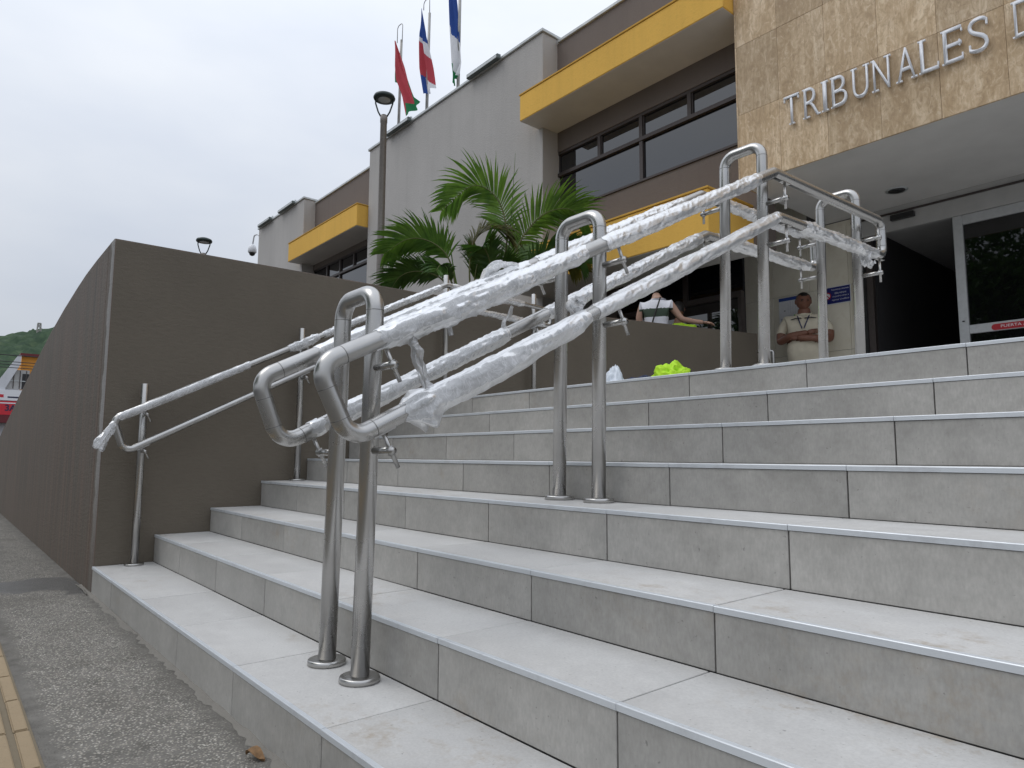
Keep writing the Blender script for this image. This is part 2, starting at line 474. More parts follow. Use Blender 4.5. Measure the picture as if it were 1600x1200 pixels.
def M_aggregate():
    k = N('exposed_aggregate_concrete')
    p = k.pos()
    vec = k.pos((1, 1, 1))
    cell = k.vor(vec, 150.0, 'F1', 'Color')
    dist = k.vor(vec, 150.0)
    sep = k.n('ShaderNodeSeparateColor'); k.l(cell, sep.inputs[0])
    peb = k.math('MULTIPLY', k.ramp(sep.outputs[0], [(0.30, 0.0), (0.34, 1.0)]), k.ramp(dist, [(0.36, 1.0), (0.58, 0.0)]))
    big = k.noise(p, 1.4, 5, 0.6)
    mid = k.noise(p, 12.0, 5, 0.7)
    base = k.ramp(mid, [(0.3, (0.105, 0.098, 0.086)), (0.7, (0.20, 0.188, 0.168))])
    pebc = k.ramp(sep.outputs[1], [(0.0, (0.22, 0.20, 0.17)), (0.6, (0.38, 0.35, 0.30)), (1.0, (0.58, 0.55, 0.49))])
    cover = k.ramp(big, [(0.28, 0.35), (0.48, 1.0)])
    # smooth cement margins along the kerb strip and wall foot
    sx = k.n('ShaderNodeSeparateXYZ'); k.l(k.n('ShaderNodeNewGeometry').outputs['Position'], sx.inputs[0])
    yj = k.math('ADD', sx.outputs['Y'], k.math('MULTIPLY', k.math('SUBTRACT', k.noise(p, 10, 4), 0.5), 0.09))
    marg = k.math('MULTIPLY', k.ramp(yj, [(0.285, 0.0), (0.33, 1.0)]), k.ramp(yj, [(0.63, 1.0), (0.70, 0.15)]))
    cov = k.math('MULTIPLY', cover, marg)
    c = k.mix(k.math('MULTIPLY', peb, cov), base, pebc)
    c = k.mix(k.ramp(big, [(0.50, 0.0), (0.72, 0.45)]), c, (0.10, 0.09, 0.075))
    # wet patch at the wall foot
    wx = k.math('ADD', sx.outputs['X'], k.math('MULTIPLY', k.math('SUBTRACT', k.noise(p, 3.2, 5), 0.5), 1.1))
    wet = k.math('MULTIPLY', k.ramp(k.math('ADD', k.math('MULTIPLY', wx, 0.5), 3.0), [(0.34, 0.0), (0.37, 1.0), (0.80, 1.0), (0.84, 0.0)]), 1.0)
    edge = k.math('ADD', k.math('MULTIPLY', sx.outputs['Y'], -0.75), wx)
    wet = k.ramp(k.math('ADD', k.math('MULTIPLY', edge, 0.5), 3.1), [(0.30, 0.0), (0.33, 1.0), (0.60, 1.0), (0.635, 0.0)])
    c = k.mix(k.math('MULTIPLY', wet, 0.72), c, (0.075, 0.072, 0.068))
    k.set(color=c, rough=k.mix(wet, (0.85,) * 3, (0.42,) * 3), spec=0.4)
    k.bump(k.math('ADD', k.math('MULTIPLY', peb, 0.6), mid), 0.006, 0.6)
    return k.m
MT_agg = M_aggregate()
MT_tact = M_render('ochre_tactile_concrete', (0.33, 0.252, 0.16), 0.8, 70.0, 0.003)
MT_tactbase = M_render('dirty_tactile_base', (0.20, 0.165, 0.115), 0.9, 60.0, 0.003)
MT_asphalt = M_plain('asphalt', (0.11, 0.108, 0.105), 0.85, var=0.35, scale=120, bump=0.004)
MT_kerb = M_plain('kerb_concrete', (0.32, 0.31, 0.29), 0.85, var=0.2, scale=12, bump=0.003)
MT_soil = M_plain('planter_soil', (0.06, 0.045, 0.03), 0.95, var=0.4, scale=25, bump=0.02)

# ------------------------------------------------------------------ ground, pavement, road
g = mesh_obj('ground', [(-900, -900, -0.16), (900, -900, -0.16), (900, 900, -0.16), (-900, 900, -0.16)], [(0, 1, 2, 3)], MT_asphalt)
structure(g, 'asphalt street surface')
pv = box('pavement', -120, 60, -1.60, 0.7136, -0.16, 0.0, MT_agg); structure(pv, 'exposed aggregate concrete pavement at the foot of the stairs')
kb = box('kerb', -120, 60, -1.76, -1.604, -0.16, 0.004, MT_kerb, bev=0.015); structure(kb, 'concrete kerb along the pavement')
# raised ground behind the walls
tr = box('terrace_ground', -60, XL - 0.153, 2.6, 9.2, -0.158, 1.10, MT_soil); structure(tr, 'raised planted ground behind the brown wall')
rp = prism('ramp', [(-14.0, -0.156), (XL - 0.153, -0.156), (XL - 0.153, 1.172), (-5.6, 1.13), (-14.0, -0.02)], 'y', 0.87, 2.597, MT_floor); structure(rp, 'access ramp behind the brown front wall')

# tactile guide strip
ts = thing('tactile_paving', 'ochre ribbed tactile guide strip at the left edge of the pavement', 'tactile paving', (-2.4, 0.1, 0.0))
box('base_strip', -30, 1.5, -0.04, 0.262, -0.02, 0.003, MT_tactbase, ts)
tv, tf = box_vf(-0.1435, 0.1435, -0.0172, 0.0172, 0.0, 0.0058)
bm = bmesh.new(); bv = [bm.verts.new(q) for q in tv]
for q in tf: bm.faces.new([bv[i] for i in q])
bmesh.ops.bevel(bm, geom=[e for e in bm.edges if e.verts[0].co.z > 0.004 and e.verts[1].co.z > 0.004], offset=0.003, segments=2, affect='EDGES')
rib_me = bpy.data.meshes.new('rib'); bm.to_mesh(rib_me); bm.free(); rib_me.materials.append(MT_tact)
for i in range(14):
    for j in range(5):
        o = bpy.data.objects.new('rib', rib_me); o.location = (-1.91 - 0.2955 * i, 0.238 - 0.0505 * j, 0.003 + random.uniform(-0.0012, 0.0008))
        o.rotation_euler.z = random.uniform(-0.006, 0.006)
        link(o, ts)

# ------------------------------------------------------------------ staircase
st = thing('staircase', 'wide flight of eight light grey porcelain tiled steps with aluminium nosings', 'staircase', (-0.6, 0.72, 0.0))
prof = [(YS[1] + 0.012, -0.15)]
for k in range(1, 9):
    prof.append((YS[k] + 0.012, Z[k] - 0.0125))
    if k < 8: prof.append((YS[k + 1] + 0.012, Z[k] - 0.0125))
prof += [(9.0, Z[8] - 0.0125), (9.0, -0.15)]
core = prism('stair_core', prof, 'x', XL + 0.002, XR, MT_grout, st)
land = box('landing_floor', XL + 0.004, XR, YS[8] + 0.31, 9.0, Z[8] - 0.0115, Z[8], MT_floor, st)
def tile_mesh(name, sx, sy, sz, mat, b=0.0012):
    v, f = box_vf(-sx / 2, sx / 2, -sy / 2, sy / 2, -sz / 2, sz / 2)
    bm = bmesh.new(); bv = [bm.verts.new(q) for q in v]
    for q in f: bm.faces.new([bv[i] for i in q])
    bmesh.ops.bevel(bm, geom=bm.edges[:], offset=b, segments=1, affect='EDGES')
    me = bpy.data.meshes.new(name); bm.to_mesh(me); bm.free(); me.materials.append(mat); return me
TW = 0.597
cache = {}
def tile(name, x0, x1, y0, y1, z0, z1, mat, jit=0.0):
    key = (name, round(x1 - x0, 3), round(y1 - y0, 3), round(z1 - z0, 4))
    if key not in cache: cache[key] = tile_mesh(name, x1 - x0, y1 - y0, z1 - z0, mat)
    o = bpy.data.objects.new(name, cache[key])
    o.location = ((x0 + x1) / 2, (y0 + y1) / 2, (z0 + z1) / 2)
    if jit: o.rotation_euler = (random.uniform(-jit, jit), random.uniform(-jit, jit), 0)
    return link(o, st)
gap = 0.0021
for k in range(1, 9):
    xj = [-1.511 + 0.0142 * (k - 1) + TW * n for n in range(-6, 9)]
    xj = [XL + 0.003] + [x for x in xj if XL + 0.06 < x < XR - 0.05] + [XR]
    for a, b in zip(xj[:-1], xj[1:]):
        jy = random.uniform(-0.0008, 0.0008)
        y1 = YS[k + 1] + 0.001 if k < 8 else YS[8] + 0.303
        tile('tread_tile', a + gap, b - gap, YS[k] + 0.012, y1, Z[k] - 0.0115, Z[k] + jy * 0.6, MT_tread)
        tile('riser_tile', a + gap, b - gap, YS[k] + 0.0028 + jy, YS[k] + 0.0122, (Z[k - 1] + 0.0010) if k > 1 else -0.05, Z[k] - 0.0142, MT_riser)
        # nosing profile: L of satin aluminium
        key = ('nosing', round(b - a, 3))
        if key not in cache:
            L = b - a - 0.0016
            pr = [(0.0, -0.0135), (0.0, -0.0012), (0.0012, 0.0004), (0.0125, 0.0006), (0.0125, -0.004), (0.0035, -0.005), (0.0030, -0.0135)]
            n = len(pr)
            v = [(-L / 2, y, z) for y, z in pr] + [(L / 2, y, z) for y, z in pr]
            f = [tuple(range(n - 1, -1, -1)), tuple(range(n, 2 * n))] + [(i, i + n, (i + 1) % n + n, (i + 1) % n)[::-1] for i in range(n)]
            me = bpy.data.meshes.new('nosing_strip'); me.from_pydata(v, [], f); me.materials.append(MT_alu)
            bm = bmesh.new(); bm.from_mesh(me); bmesh.ops.recalc_face_normals(bm, faces=bm.faces[:]); bm.to_mesh(me); bm.free()
            cache[key] = me
        o = bpy.data.objects.new('nosing_strip', cache[key]); o.location = ((a + b) / 2, YS[k] + random.uniform(-0.0008, 0.0004), Z[k] + 0.0004)
        o.rotation_euler = (0, random.uniform(-0.0012, 0.0012), 0)
        link(o, st)

# rough mortar joint and litter where the pavement meets the first riser
MT_mortar = M_render('rough_mortar', (0.24, 0.225, 0.20), 0.9, 90.0, 0.006)
v = []; f = []
nm = 420
for i in range(nm + 1):
    x = XL - 0.3 + i * (3.6 / nm)
    w = 0.020 + 0.026 * noise.noise(Vector((x * 5, 1, 0))) + 0.014 * noise.noise(Vector((x * 23, 4, 0)))
    w = max(0.003, w); hh = 0.006 + 0.006 * noise.noise(Vector((x * 9, 7, 0)))
    yb = 0.7130 if x < XL else YS[1] + 0.0025
    v += [(x, yb, 0.0015 + max(0.001, hh)), (x, yb - w * 0.5, 0.0012 + max(0.001, hh * 0.7)), (x, yb - w, 0.0008)]
for i in range(nm):
    a = i * 3
    f += [(a, a + 1, a + 4, a + 3), (a + 1, a + 2, a + 5, a + 4)]
mj = mesh_obj('mortar_joint', v, f, MT_mortar, None, True); structure(mj, 'rough mortar joint at the foot of the first riser')
MT_dry = M_plain('dry_leaf', (0.26, 0.15, 0.07), 0.8, var=0.3, scale=60)
def dry_leaf(x, y, a, L, label):
    v = []; f = []
    for i in range(7):
        u = i / 6; w = L * 0.28 * sin(pi * min(1, u * 0.92 + 0.06)) 
        for s_ in (-1, 0, 1):
            p = Vector((u * L - L / 2, s_ * w, 0.006 + 0.012 * (abs(s_) * 0.9) + 0.010 * sin(u * 5)))
            p = Matrix.Rotation(a, 3, 'Z') @ p
            v.append((x + p.x, y + p.y, p.z))
    for i in range(6):
        for k in range(2):
            b = i * 3 + k; f.append((b, b + 1, b + 4, b + 3))
    tag(mesh_obj('dry_leaf', v, f, MT_dry, None, True), label, 'leaf')
dry_leaf(-1.79, 0.672, 0.5, 0.06, 'curled brown dry leaf on the pavement against the first riser')
tw_ = tube('twig', [Vector((-4.75, 0.690, 0.006)), Vector((-4.55, 0.694, 0.009)), Vector((-4.38, 0.688, 0.006))], 0.0035, MT_white0 if False else MT_mortar, None, 6); tag(tw_, 'thin pale stick lying at the foot of the brown wall', 'stick')

# ------------------------------------------------------------------ brown boundary wall (front + stair side)
bw = thing('boundary_wall', 'tall brown painted wall with a sloping top between ramp and stairs', 'wall', (XL, 0.72, 0.0))
tops = [(XL - 0.152, 2.004), (-5.0, 2.000), (-5.4, 1.988), (-5.77, 1.962), (-6.39, 1.908), (-7.12, 1.826), (-8.0, 1.70), (-9.06, 1.536), (-12.2, 1.025), (-14.0, 0.80), (-15.0, 0.74), (-24.0, 0.72)]
pf = [(XL - 0.152, -0.155)] + tops + [(-24.0, -0.155)]
fw = prism('front_wall', pf, 'y', 0.7136, 0.866, MT_wallf, bw)
sp = [(0.7136, -0.155), (0.7136, 2.005), (2.80, 2.017), (4.83, 2.110), (6.45, 2.208), (7.68, 2.285), (7.68, -0.155)]
v = [(XL, y, z) for y, z in sp] + [(XL - 0.15, y, z) for y, z in sp]
sw = prism('side_wall', sp, 'x', XL - 0.15, XL, MT_wallf, bw)
# split: stair face uses the plain paint, street end keeps streaks
sw.data.materials.append(MT_wall)
for pl in sw.data.polygons:
    if abs(pl.normal.x) > 0.5 or pl.normal.z > 0.5: pl.material_index = 1
for o in (fw, sw):
    bm = bmesh.new(); bm.from_mesh(o.data)
    es = [e for e in bm.edges if min(q.co.z for q in e.verts) > 0.3 or (abs(e.verts[0].co.z - e.verts[1].co.z) > 1.0)]
    bmesh.ops.bevel(bm, geom=es, offset=0.010, segments=2, affect='EDGES', profile=0.6)
    bm.to_mesh(o.data); bm.free()

# ------------------------------------------------------------------ handrails
def flange(parent, c, r, hgt=0.016):
    lathe('base_plate', [(r, 0.0), (r, hgt * 0.6), (r * 0.965, hgt * 0.9), (r * 0.90, hgt), (r * 0.3, hgt + 0.0006)], c, MT_steel, parent, 36)

def seam(parent, p, d, r):
    """thin dark weld ring on a tube"""
    d = Vector(d).normalized()
    tube('seam', [Vector(p) - d * 0.0011, Vector(p) + d * 0.0011], r + 0.0004, MT_steel_dark, parent, 20)

hr = thing('center_handrail', 'double stainless steel handrail on hoop posts up the middle of the stairs', 'handrail', (-1.89, 0.94, Z[1]))
XA, XB, RT = -1.962, -1.757, 0.0254
XRR, XRL = -1.642, -2.087
SKEW = 0.047      # the middle rail runs about 2.7 degrees off the wall's line
SKEWED = []
hoops = [(0.938, Z[1], 1.262), (1.855, Z[4], 1.705), (2.94, Z[8], 2.300), (3.87, Z[8], 2.295)]
LEAN = [0.018, 0.018, 0.040, 0.036]
for i, (yp, z0, z1) in enumerate(hoops):
    yt = yp + LEAN[i]      # the posts are slightly out of plumb
    pts = [Vector((XA, yp, z0)), Vector((XA, yt, z1 - RT)), Vector((XB, yt, z1 - RT)), Vector((XB, yp, z0))]
    path = fillet(pts, [0, 0.058, 0.058, 0], 10)
    post = tube('hoop_post', path, RT, MT_steel, hr, 24)
    for x in (XA, XB):
        flange(post, (x, yp, z0 + 0.0005), 0.055)
        seam(post, (x, yt - LEAN[i] * 0.058, z1 - RT - 0.058), (0, LEAN[i], 1), RT)
RIGHT = dict(P0=(0.738, 0.988), P1=(2.876, 2.068), P2=(3.93, 2.066), P3=(3.93, 1.868), P4=(2.90, 1.862), P5=(0.830, 0.797))
LEFT = dict(P0=(0.745, 0.990), P1=(2.955, 2.112), P2=(4.06, 2.112), P3=(4.06, 1.915), P4=(2.98, 1.903), P5=(0.822, 0.788))
def rail_loop(x, d, parent):
    c = [Vector((x, *d[k])) for k in ('P0', 'P1', 'P2', 'P3', 'P4', 'P5')]
    path = fillet(c, [0.052, 0.02, 0.05, 0.05, 0.02, 0.055], 10, True)
    r = tube('rail', path, RT, MT_steel, parent, 24, True)
    up = (c[1] - c[0]).normalized(); lo = (c[4] - c[5]).normalized()
    dn = (c[5] - c[0]).normalized()
    seam(r, c[0] + up * 0.075, up, RT); seam(r, c[0] + dn * 0.062, dn, RT)
    seam(r, c[5] + lo * 0.075, lo, RT); seam(r, c[5] - dn * 0.062, dn, RT)
    seam(r, c[3] + Vector((0, 0, 0.055)), (0, 0, 1), RT); seam(r, c[2] - Vector((0, 0, 0.055)), (0, 0, 1), RT)
    return r
rail_loop(XRR, RIGHT, hr); rail_loop(XRL, LEFT, hr)
def zat(a, b, y):
    return a[1] + (b[1] - a[1]) * (y - a[0]) / (b[0] - a[0])
def bracket(parent, xp, xr, yp, ya, zr, slope, r_post, r_rail, drop=0.085, arm_r=0.0105, stud_r=0.0062, tail=0.052, mat=None):
    """arm from the post at (xp,yp) towards the rail's x; stud square to the rail through the arm's end"""
    mat = mat or MT_steel
    n = Vector((0, -math.sin(slope), math.cos(slope)))
    rail_pt = Vector((xr, ya, zr)) - n * r_rail
    arm_pt = rail_pt - n * (drop - r_rail)
    s = 1 if xr > xp else -1
    b = tube('bracket', [Vector((xp + s * r_post * 0.8, yp, arm_pt.z)), Vector((xr + s * 0.014, yp, arm_pt.z))], arm_r, mat, parent, 16)
    c = Vector((xr, yp, arm_pt.z))
    top = c + n * ((rail_pt - c).dot(n))
    tube('stud', [c - n * tail, top + n * 0.002], stud_r, mat, b, 12)
    tube('collar', [c - n * 0.012, c + n * 0.012], stud_r * 1.7, mat, b, 14)
    # saddle under the rail
    t = Vector((0, math.cos(slope), math.sin(slope)))
    q = [top - n * 0.001 + t * a + Vector((w, 0, 0)) for a in (-0.035, 0.035) for w in (-0.011, 0.011)]
    q2 = [k + n * 0.004 for k in q]
    mesh_obj('saddle', q + q2, [(0, 2, 3, 1), (4, 5, 7, 6), (0, 1, 5, 4), (1, 3, 7, 5), (3, 2, 6, 7), (2, 0, 4, 6)], mat, b)
for (xp, xr, d) in ((XB, XRR, RIGHT), (XA, XRL, LEFT)):
    for i, (yp, z0, z1) in enumerate(hoops):
        yp = yp + LEAN[i] * 0.75
        for (a, b, lev_a, lev_b) in (('P0', 'P1', 'P1', 'P2'), ('P5', 'P4', 'P4', 'P3')):
            lvl = yp > d[lev_a][0] - 0.02
            A, B = (d[lev_a], d[lev_b]) if lvl else (d[a], d[b])
            sl = math.atan2(B[1] - A[1], B[0] - A[0])
            zr = zat(A, B, yp)
            bracket(hr, xp, xr, yp, yp, zr, sl, RT, RT, drop=0.098)

sh = thing('wall_handrail', 'slim stainless steel handrail on single posts along the brown side wall', 'handrail', (-4.34, 0.9, Z[1]))
RS = 0.0195
XP, XSR = -4.345, -4.252
SIDE = dict(P0=(0.740, 0.948), P1=(2.915, 2.062), P2=(4.01, 2.020), P3=(4.00, 1.882), P4=(2.95, 1.905), P5=(0.800, 0.770))
c = [Vector((XSR, *SIDE[k])) for k in ('P0', 'P1', 'P2', 'P3', 'P4', 'P5')]
rl = tube('rail', fillet(c, [0.04, 0.012, 0.035, 0.035, 0.012, 0.045], 8, True), RS, MT_steel, sh, 20, True)
for (yp, z0, z1) in ((0.903, Z[1], 1.163), (1.826, Z[4], 1.600), (2.978, Z[8], 2.167), (3.90, Z[8], 2.163)):
    po = tube('post', [Vector((XP, yp, z0)), Vector((XP, yp, z1 - 0.002)), Vector((XP, yp, z1))], [0.0205, 0.0205, 0.0190], MT_steel, sh, 20)
    flange(po, (XP, yp, z0 + 0.0005), 0.050, 0.012)
    for (a, b, la, lb) in (('P0', 'P1', 'P1', 'P2'), ('P5', 'P4', 'P4', 'P3')):
        lvl = yp > SIDE[la][0]
        A, B = (SIDE[la], SIDE[lb]) if lvl else (SIDE[a], SIDE[b])
        sl = math.atan2(B[1] - A[1], B[0] - A[0])
        bracket(sh, XP, XSR, yp, yp, zat(A, B, yp), sl, 0.0205, RS, drop=0.055, arm_r=0.008, stud_r=0.0045, tail=0.045)

# ------------------------------------------------------------------ stretch film round the rails
def film(label, path, r0, seed, loose=0.006, sag=0.012, crumple=1.0, ends=(0.012, 0.012), step=0.006, seg=40, bunch=None, name='plastic_wrap'):
    rng = random.Random(seed)
    pts = [Vector(q) for q in path]
    # resample
    res = [pts[0]]; 
    for a, b in zip(pts[:-1], pts[1:]):
        n = max(1, int((b - a).length / step))
        for i in range(1, n + 1): res.append(a.lerp(b, i / n))
    fr = frames(res)
    N_ = len(res); v = []; f = []
    s = 0.0; o = Vector((seed * 3.7, seed * 1.3, seed * 0.7))
    L = sum((b - a).length for a, b in zip(res[:-1], res[1:]))
    for i in range(N_):
        if i: s += (res[i] - res[i - 1]).length
        t, n, b = fr[i]
        # local up perpendicular to tangent
        up = Vector((0, 0, 1)) - t * t.z
        up = up.normalized() if up.length > 1e-3 else n
        side = t.cross(up)
        low = noise.noise(Vector((s * 3.1, 0, 0)) + o)
        low2 = noise.noise(Vector((s * 1.3, 5, 0)) + o)
        lo_ = 0.6 * loose * (1.0 + 0.9 * low) + 0.0010
        sg = 0.72 * sag * max(0.0, 0.45 + 1.2 * low2 + 0.4 * low)
        e = min(s, L - s)
        bnch = 0.0
        if bunch:
            for (sb, wb, ab) in bunch: bnch += ab * math.exp(-((s - sb) / wb) ** 2)
        tight = min(1.0, e / 0.05)
        twist = noise.noise(Vector((s * 6, 9, 0)) + o) * 0.8
        for k in range(seg):
            a = 2 * pi * k / seg
            d = side * cos(a) + up * sin(a)
            dn = max(0.0, -sin(a + twist * 0.5))
            # helical wrinkles
            q = Vector((s * 5.5 + a * 0.5, cos(a) * 2.0, sin(a) * 2.0)) + o
            w1 = 2.2 * max(0.0, 1.0 - abs(noise.noise(q)) * 3.4) ** 2 - 0.5
            q2 = Vector((s * 30 - a * 1.2, cos(a) * 1.1, sin(a) * 1.1)) + o
            w2 = 2.2 * max(0.0, 1.0 - abs(noise.noise(q2)) * 3.2) ** 2 - 0.5
            q3 = Vector((s * 14, cos(a + twist) * 2.2, sin(a + twist) * 2.2)) + o * 2
            w3 = noise.noise(q3)
            rr = r0 + 0.0012 + tight * (lo_ * (0.5 + 0.7 * w3) + crumple * (0.0020 * w1 + 0.0016 * w2)) + sg * tight * dn ** 1.6
            if bnch: rr += bnch * (0.55 + 0.6 * w3 + 0.5 * w1) * (0.6 + 0.7 * dn)
            if e < 0.03:
                rr += 0.003 * (noise.noise(Vector((cos(a) * 1.5, sin(a) * 1.5 + s * 50, 3)) + o)) + 0.001
            rr = max(rr, r0 + 0.0008)
            p = res[i] + d * rr + t * (0.006 * noise.noise(Vector((cos(a) * 2, sin(a) * 2, s * 20)) + o) * (3.0 if e < 0.012 else 1.0))
            v.append(p)
    for i in range(N_ - 1):
        for k in range(seg):
            l = (k + 1) % seg
            f.append((i * seg + k, i * seg + l, (i + 1) * seg + l, (i + 1) * seg + k))
    ob = mesh_obj(name, v, f, MT_film, None, smooth=True)
    if res[0].x > -3: SKEWED.append(ob)
    return tag(ob, label, 'plastic film', 'stretch film wrapped round the handrails')

def seglin(x, A, B, ya, yb):
    return [Vector((x, ya, zat(A, B, ya))), Vector((x, yb, zat(A, B, yb)))]
R_, L_, S_ = RIGHT, LEFT, SIDE
film('crumpled white film on the upper near rail between the first and second hoop posts', seglin(XRR, R_['P0'], R_['P1'], 0.905, 1.675), RT, 3, 0.006, 0.016, 0.9, bunch=[(0.08, 0.05, 0.006), (0.25, 0.09, 0.008)])
film('white film on the upper near rail between the second and third hoop posts', seglin(XRR, R_['P0'], R_['P1'], 1.765, 2.74), RT, 5, 0.005, 0.010, 0.6)
film('loose baggy film on the lower near rail with a bunched knot at its foot', seglin(XRR, R_['P5'], R_['P4'], 0.985, 1.68), RT, 8, 0.007, 0.028, 0.35, bunch=[(0.055, 0.04, 0.020)])
film('white film on the lower near rail climbing to the third hoop post', seglin(XRR, R_['P5'], R_['P4'], 1.725, 2.885), RT, 11, 0.006, 0.012, 0.45)
film('tightly ruffled film on the lower level rail near the entrance', seglin(XRR, R_['P4'], R_['P3'], 3.10, 3.85), RT, 14, 0.006, 0.006, 1.5)
film('white film on the upper far rail of the double handrail, lower stretch', seglin(XRL, L_['P0'], L_['P1'], 0.93, 1.80), RT, 17, 0.006, 0.012, 0.7)
film('white film on the upper far rail of the double handrail, upper stretch', seglin(XRL, L_['P0'], L_['P1'], 1.84, 2.80), RT, 19, 0.007, 0.010, 0.9)
film('creased film on the lower far rail below the second hoop post', seglin(XRL, L_['P5'], L_['P4'], 1.00, 1.70), RT, 23, 0.008, 0.016, 0.8)
film('creased film on the lower far rail above the second hoop post', seglin(XRL, L_['P5'], L_['P4'], 1.90, 2.93), RT, 29, 0.007, 0.012, 0.9)
film('ragged film on the upper far level rail beside the third hoop post', seglin(XRL, L_['P1'], L_['P2'], 3.10, 3.95), RT, 31, 0.007, 0.012, 1.4)
film('ruffled film on the lower far level rail beside the third hoop post', seglin(XRL, L_['P4'], L_['P3'], 3.06, 3.97), RT, 37, 0.007, 0.010, 1.2)
film('short torn collar of film at the foot of the lower far rail', seglin(XRL, L_['P5'], L_['P4'], 0.915, 0.955), RT, 39, 0.004, 0.010, 0.8)
film('smooth clear sleeve on the lowest stretch of the wall handrail', seglin(XSR, S_['P0'], S_['P1'], 0.765, 1.455), RS, 41, 0.0035, 0.006, 0.25)
film('frayed film on the wall handrail at its second post', seglin(XSR, S_['P0'], S_['P1'], 1.70, 1.90), RS, 43, 0.006, 0.016, 1.6)
film('crinkled film on the upper stretch of the wall handrail', seglin(XSR, S_['P0'], S_['P1'], 1.93, 2.86), RS, 47, 0.005, 0.010, 1.2)
film('crinkled film on the upper level rail of the wall handrail', seglin(XSR, S_['P1'], S_['P2'], 2.96, 3.70), RS, 53, 0.005, 0.010, 1.2)
film('crinkled film on the lower level rail of the wall handrail', seglin(XSR, S_['P4'], S_['P3'], 3.00, 3.93), RS, 59, 0.005, 0.012, 1.3)
film('twisted film tail hanging off the lower end of the wall handrail', [Vector((XSR, 0.750, 0.935)), Vector((XSR + 0.005, 0.722, 0.888)), Vector((XSR + 0.01, 0.690, 0.835)), Vector((XSR + 0.012, 0.668, 0.792))], 0.017, 61, 0.006, 0.004, 1.6, bunch=[(0.15, 0.05, 0.010)])

def strip(label, path, w, seed, fold=0.012, nsub=10):
    """a loose ribbon of film: wide folded band swept along a path"""
    pts = [Vector(q) for q in path]
    res = []
    for i in range(len(pts) - 1):
        for k in range(10): res.append(pts[i].lerp(pts[i + 1], k / 10))
    res.append(pts[-1])
    fr = frames(res); v = []; f = []
    o = Vector((seed, seed * 2.1, 0))
    for i, p in enumerate(res):
        t, n, b = fr[i]
        ww = w[0] + (w[1] - w[0]) * i / (len(res) - 1)
        ww *= 0.8 + 0.5 * noise.noise(Vector((i * 0.25, 0, 0)) + o)
        for k in range(nsub + 1):
            u = (k / nsub - 0.5)
            zz = fold * (noise.noise(Vector((u * 7, i * 0.07, 0)) + o) * 1.6 + 0.6 * sin(u * 19 + seed))
            v.append(p + n * (u * ww) + b * zz)
    for i in range(len(res) - 1):
        for k in range(nsub):
            a = i * (nsub + 1) + k
            f.append((a, a + 1, a + nsub + 2, a + nsub + 1))
    ob = mesh_obj('plastic_strip', v, f, MT_film, None, smooth=True)
    SKEWED.append(ob)
    return tag(ob, label, 'plastic film', 'loose strips of stretch film')
def on(x, A, B, y, dz=0.0): return (x, y, zat(A, B, y) + dz)
RU, RL, LU, LL = (R_['P0'], R_['P1']), (R_['P5'], R_['P4']), (L_['P0'], L_['P1']), (L_['P5'], L_['P4'])
strip('pleated film strip hanging from the upper near rail', [on(XRR, *RU, 1.0, -0.03), on(XRR, *RU, 1.015, -0.06), on(XRR + 0.004, *RU, 1.03, -0.115), on(XRR + 0.008, *RU, 1.045, -0.165), on(XRR + 0.01, *RU, 1.055, -0.20)], (0.055, 0.035), 2)
strip('puffed flap of film standing up from the upper far rail', [on(XRL, *LU, 1.56, 0.01), on(XRL, *LU, 1.60, 0.055), on(XRL, *LU, 1.67, 0.06), on(XRL, *LU, 1.74, 0.02)], (0.05, 0.07), 4, 0.014)
strip('loose bow of film on the lower near rail at the second post', [on(XRR - 0.02, *RL, 1.665, 0.02), on(XRR - 0.035, *RL, 1.64, 0.06), on(XRR - 0.03, *RL, 1.66, 0.075), on(XRR - 0.01, *RL, 1.69, 0.045)], (0.05, 0.05), 6, 0.016)
strip('torn shred of film sticking up from the lower far rail', [on(XRL, *LL, 1.68, 0.01), on(XRL, *LL, 1.685, 0.05), on(XRL, *LL, 1.71, 0.07), on(XRL, *LL, 1.725, 0.10)], (0.045, 0.006), 9, 0.008)
strip('small torn shred of film under the upper near rail', [on(XRR, *RU, 1.13, -0.03), on(XRR, *RU, 1.135, -0.055), on(XRR, *RU, 1.14, -0.08)], (0.03, 0.012), 12, 0.006)
strip('wisp of film hanging from the ruffled level rail', [(XRR, 3.72, 1.85), (XRR, 3.73, 1.82), (XRR, 3.77, 1.79), (XRR, 3.81, 1.80)], (0.09, 0.05), 15, 0.016)
def under(o):
    out = []
    for ch in o.children: out.append(ch); out += under(ch)
    return out
SKEWED += [o for o in under(hr) if o.type == 'MESH']
for o in SKEWED:
    for q in o.data.vertices: q.co.x += SKEW * (q.co.y - 0.935)

# ------------------------------------------------------------------ courthouse
bd = thing('courthouse', 'two storey grey courthouse with ochre canopies, tinted windows and travertine entrance block', 'building', (-8, 7.2, 1.1))
YB, YW, YK = 7.12, 7.45, 6.72
XBR, XBL = -7.727, -13.53
ZR = 7.655
def wall(name, *a, mat=MT_grey, p=bd, **k): return box(name, *a, mat, p, **k)
# main stucco block
wall('grey_block', XBL, XBR, YB, 9.2, 1.0, ZR, bev=0.006)
box('roof_cap', XBL - 0.03, XBR + 0.03, YB - 0.035, 9.2, ZR + 0.002, ZR + 0.055, MT_cap, bd, 0.006)
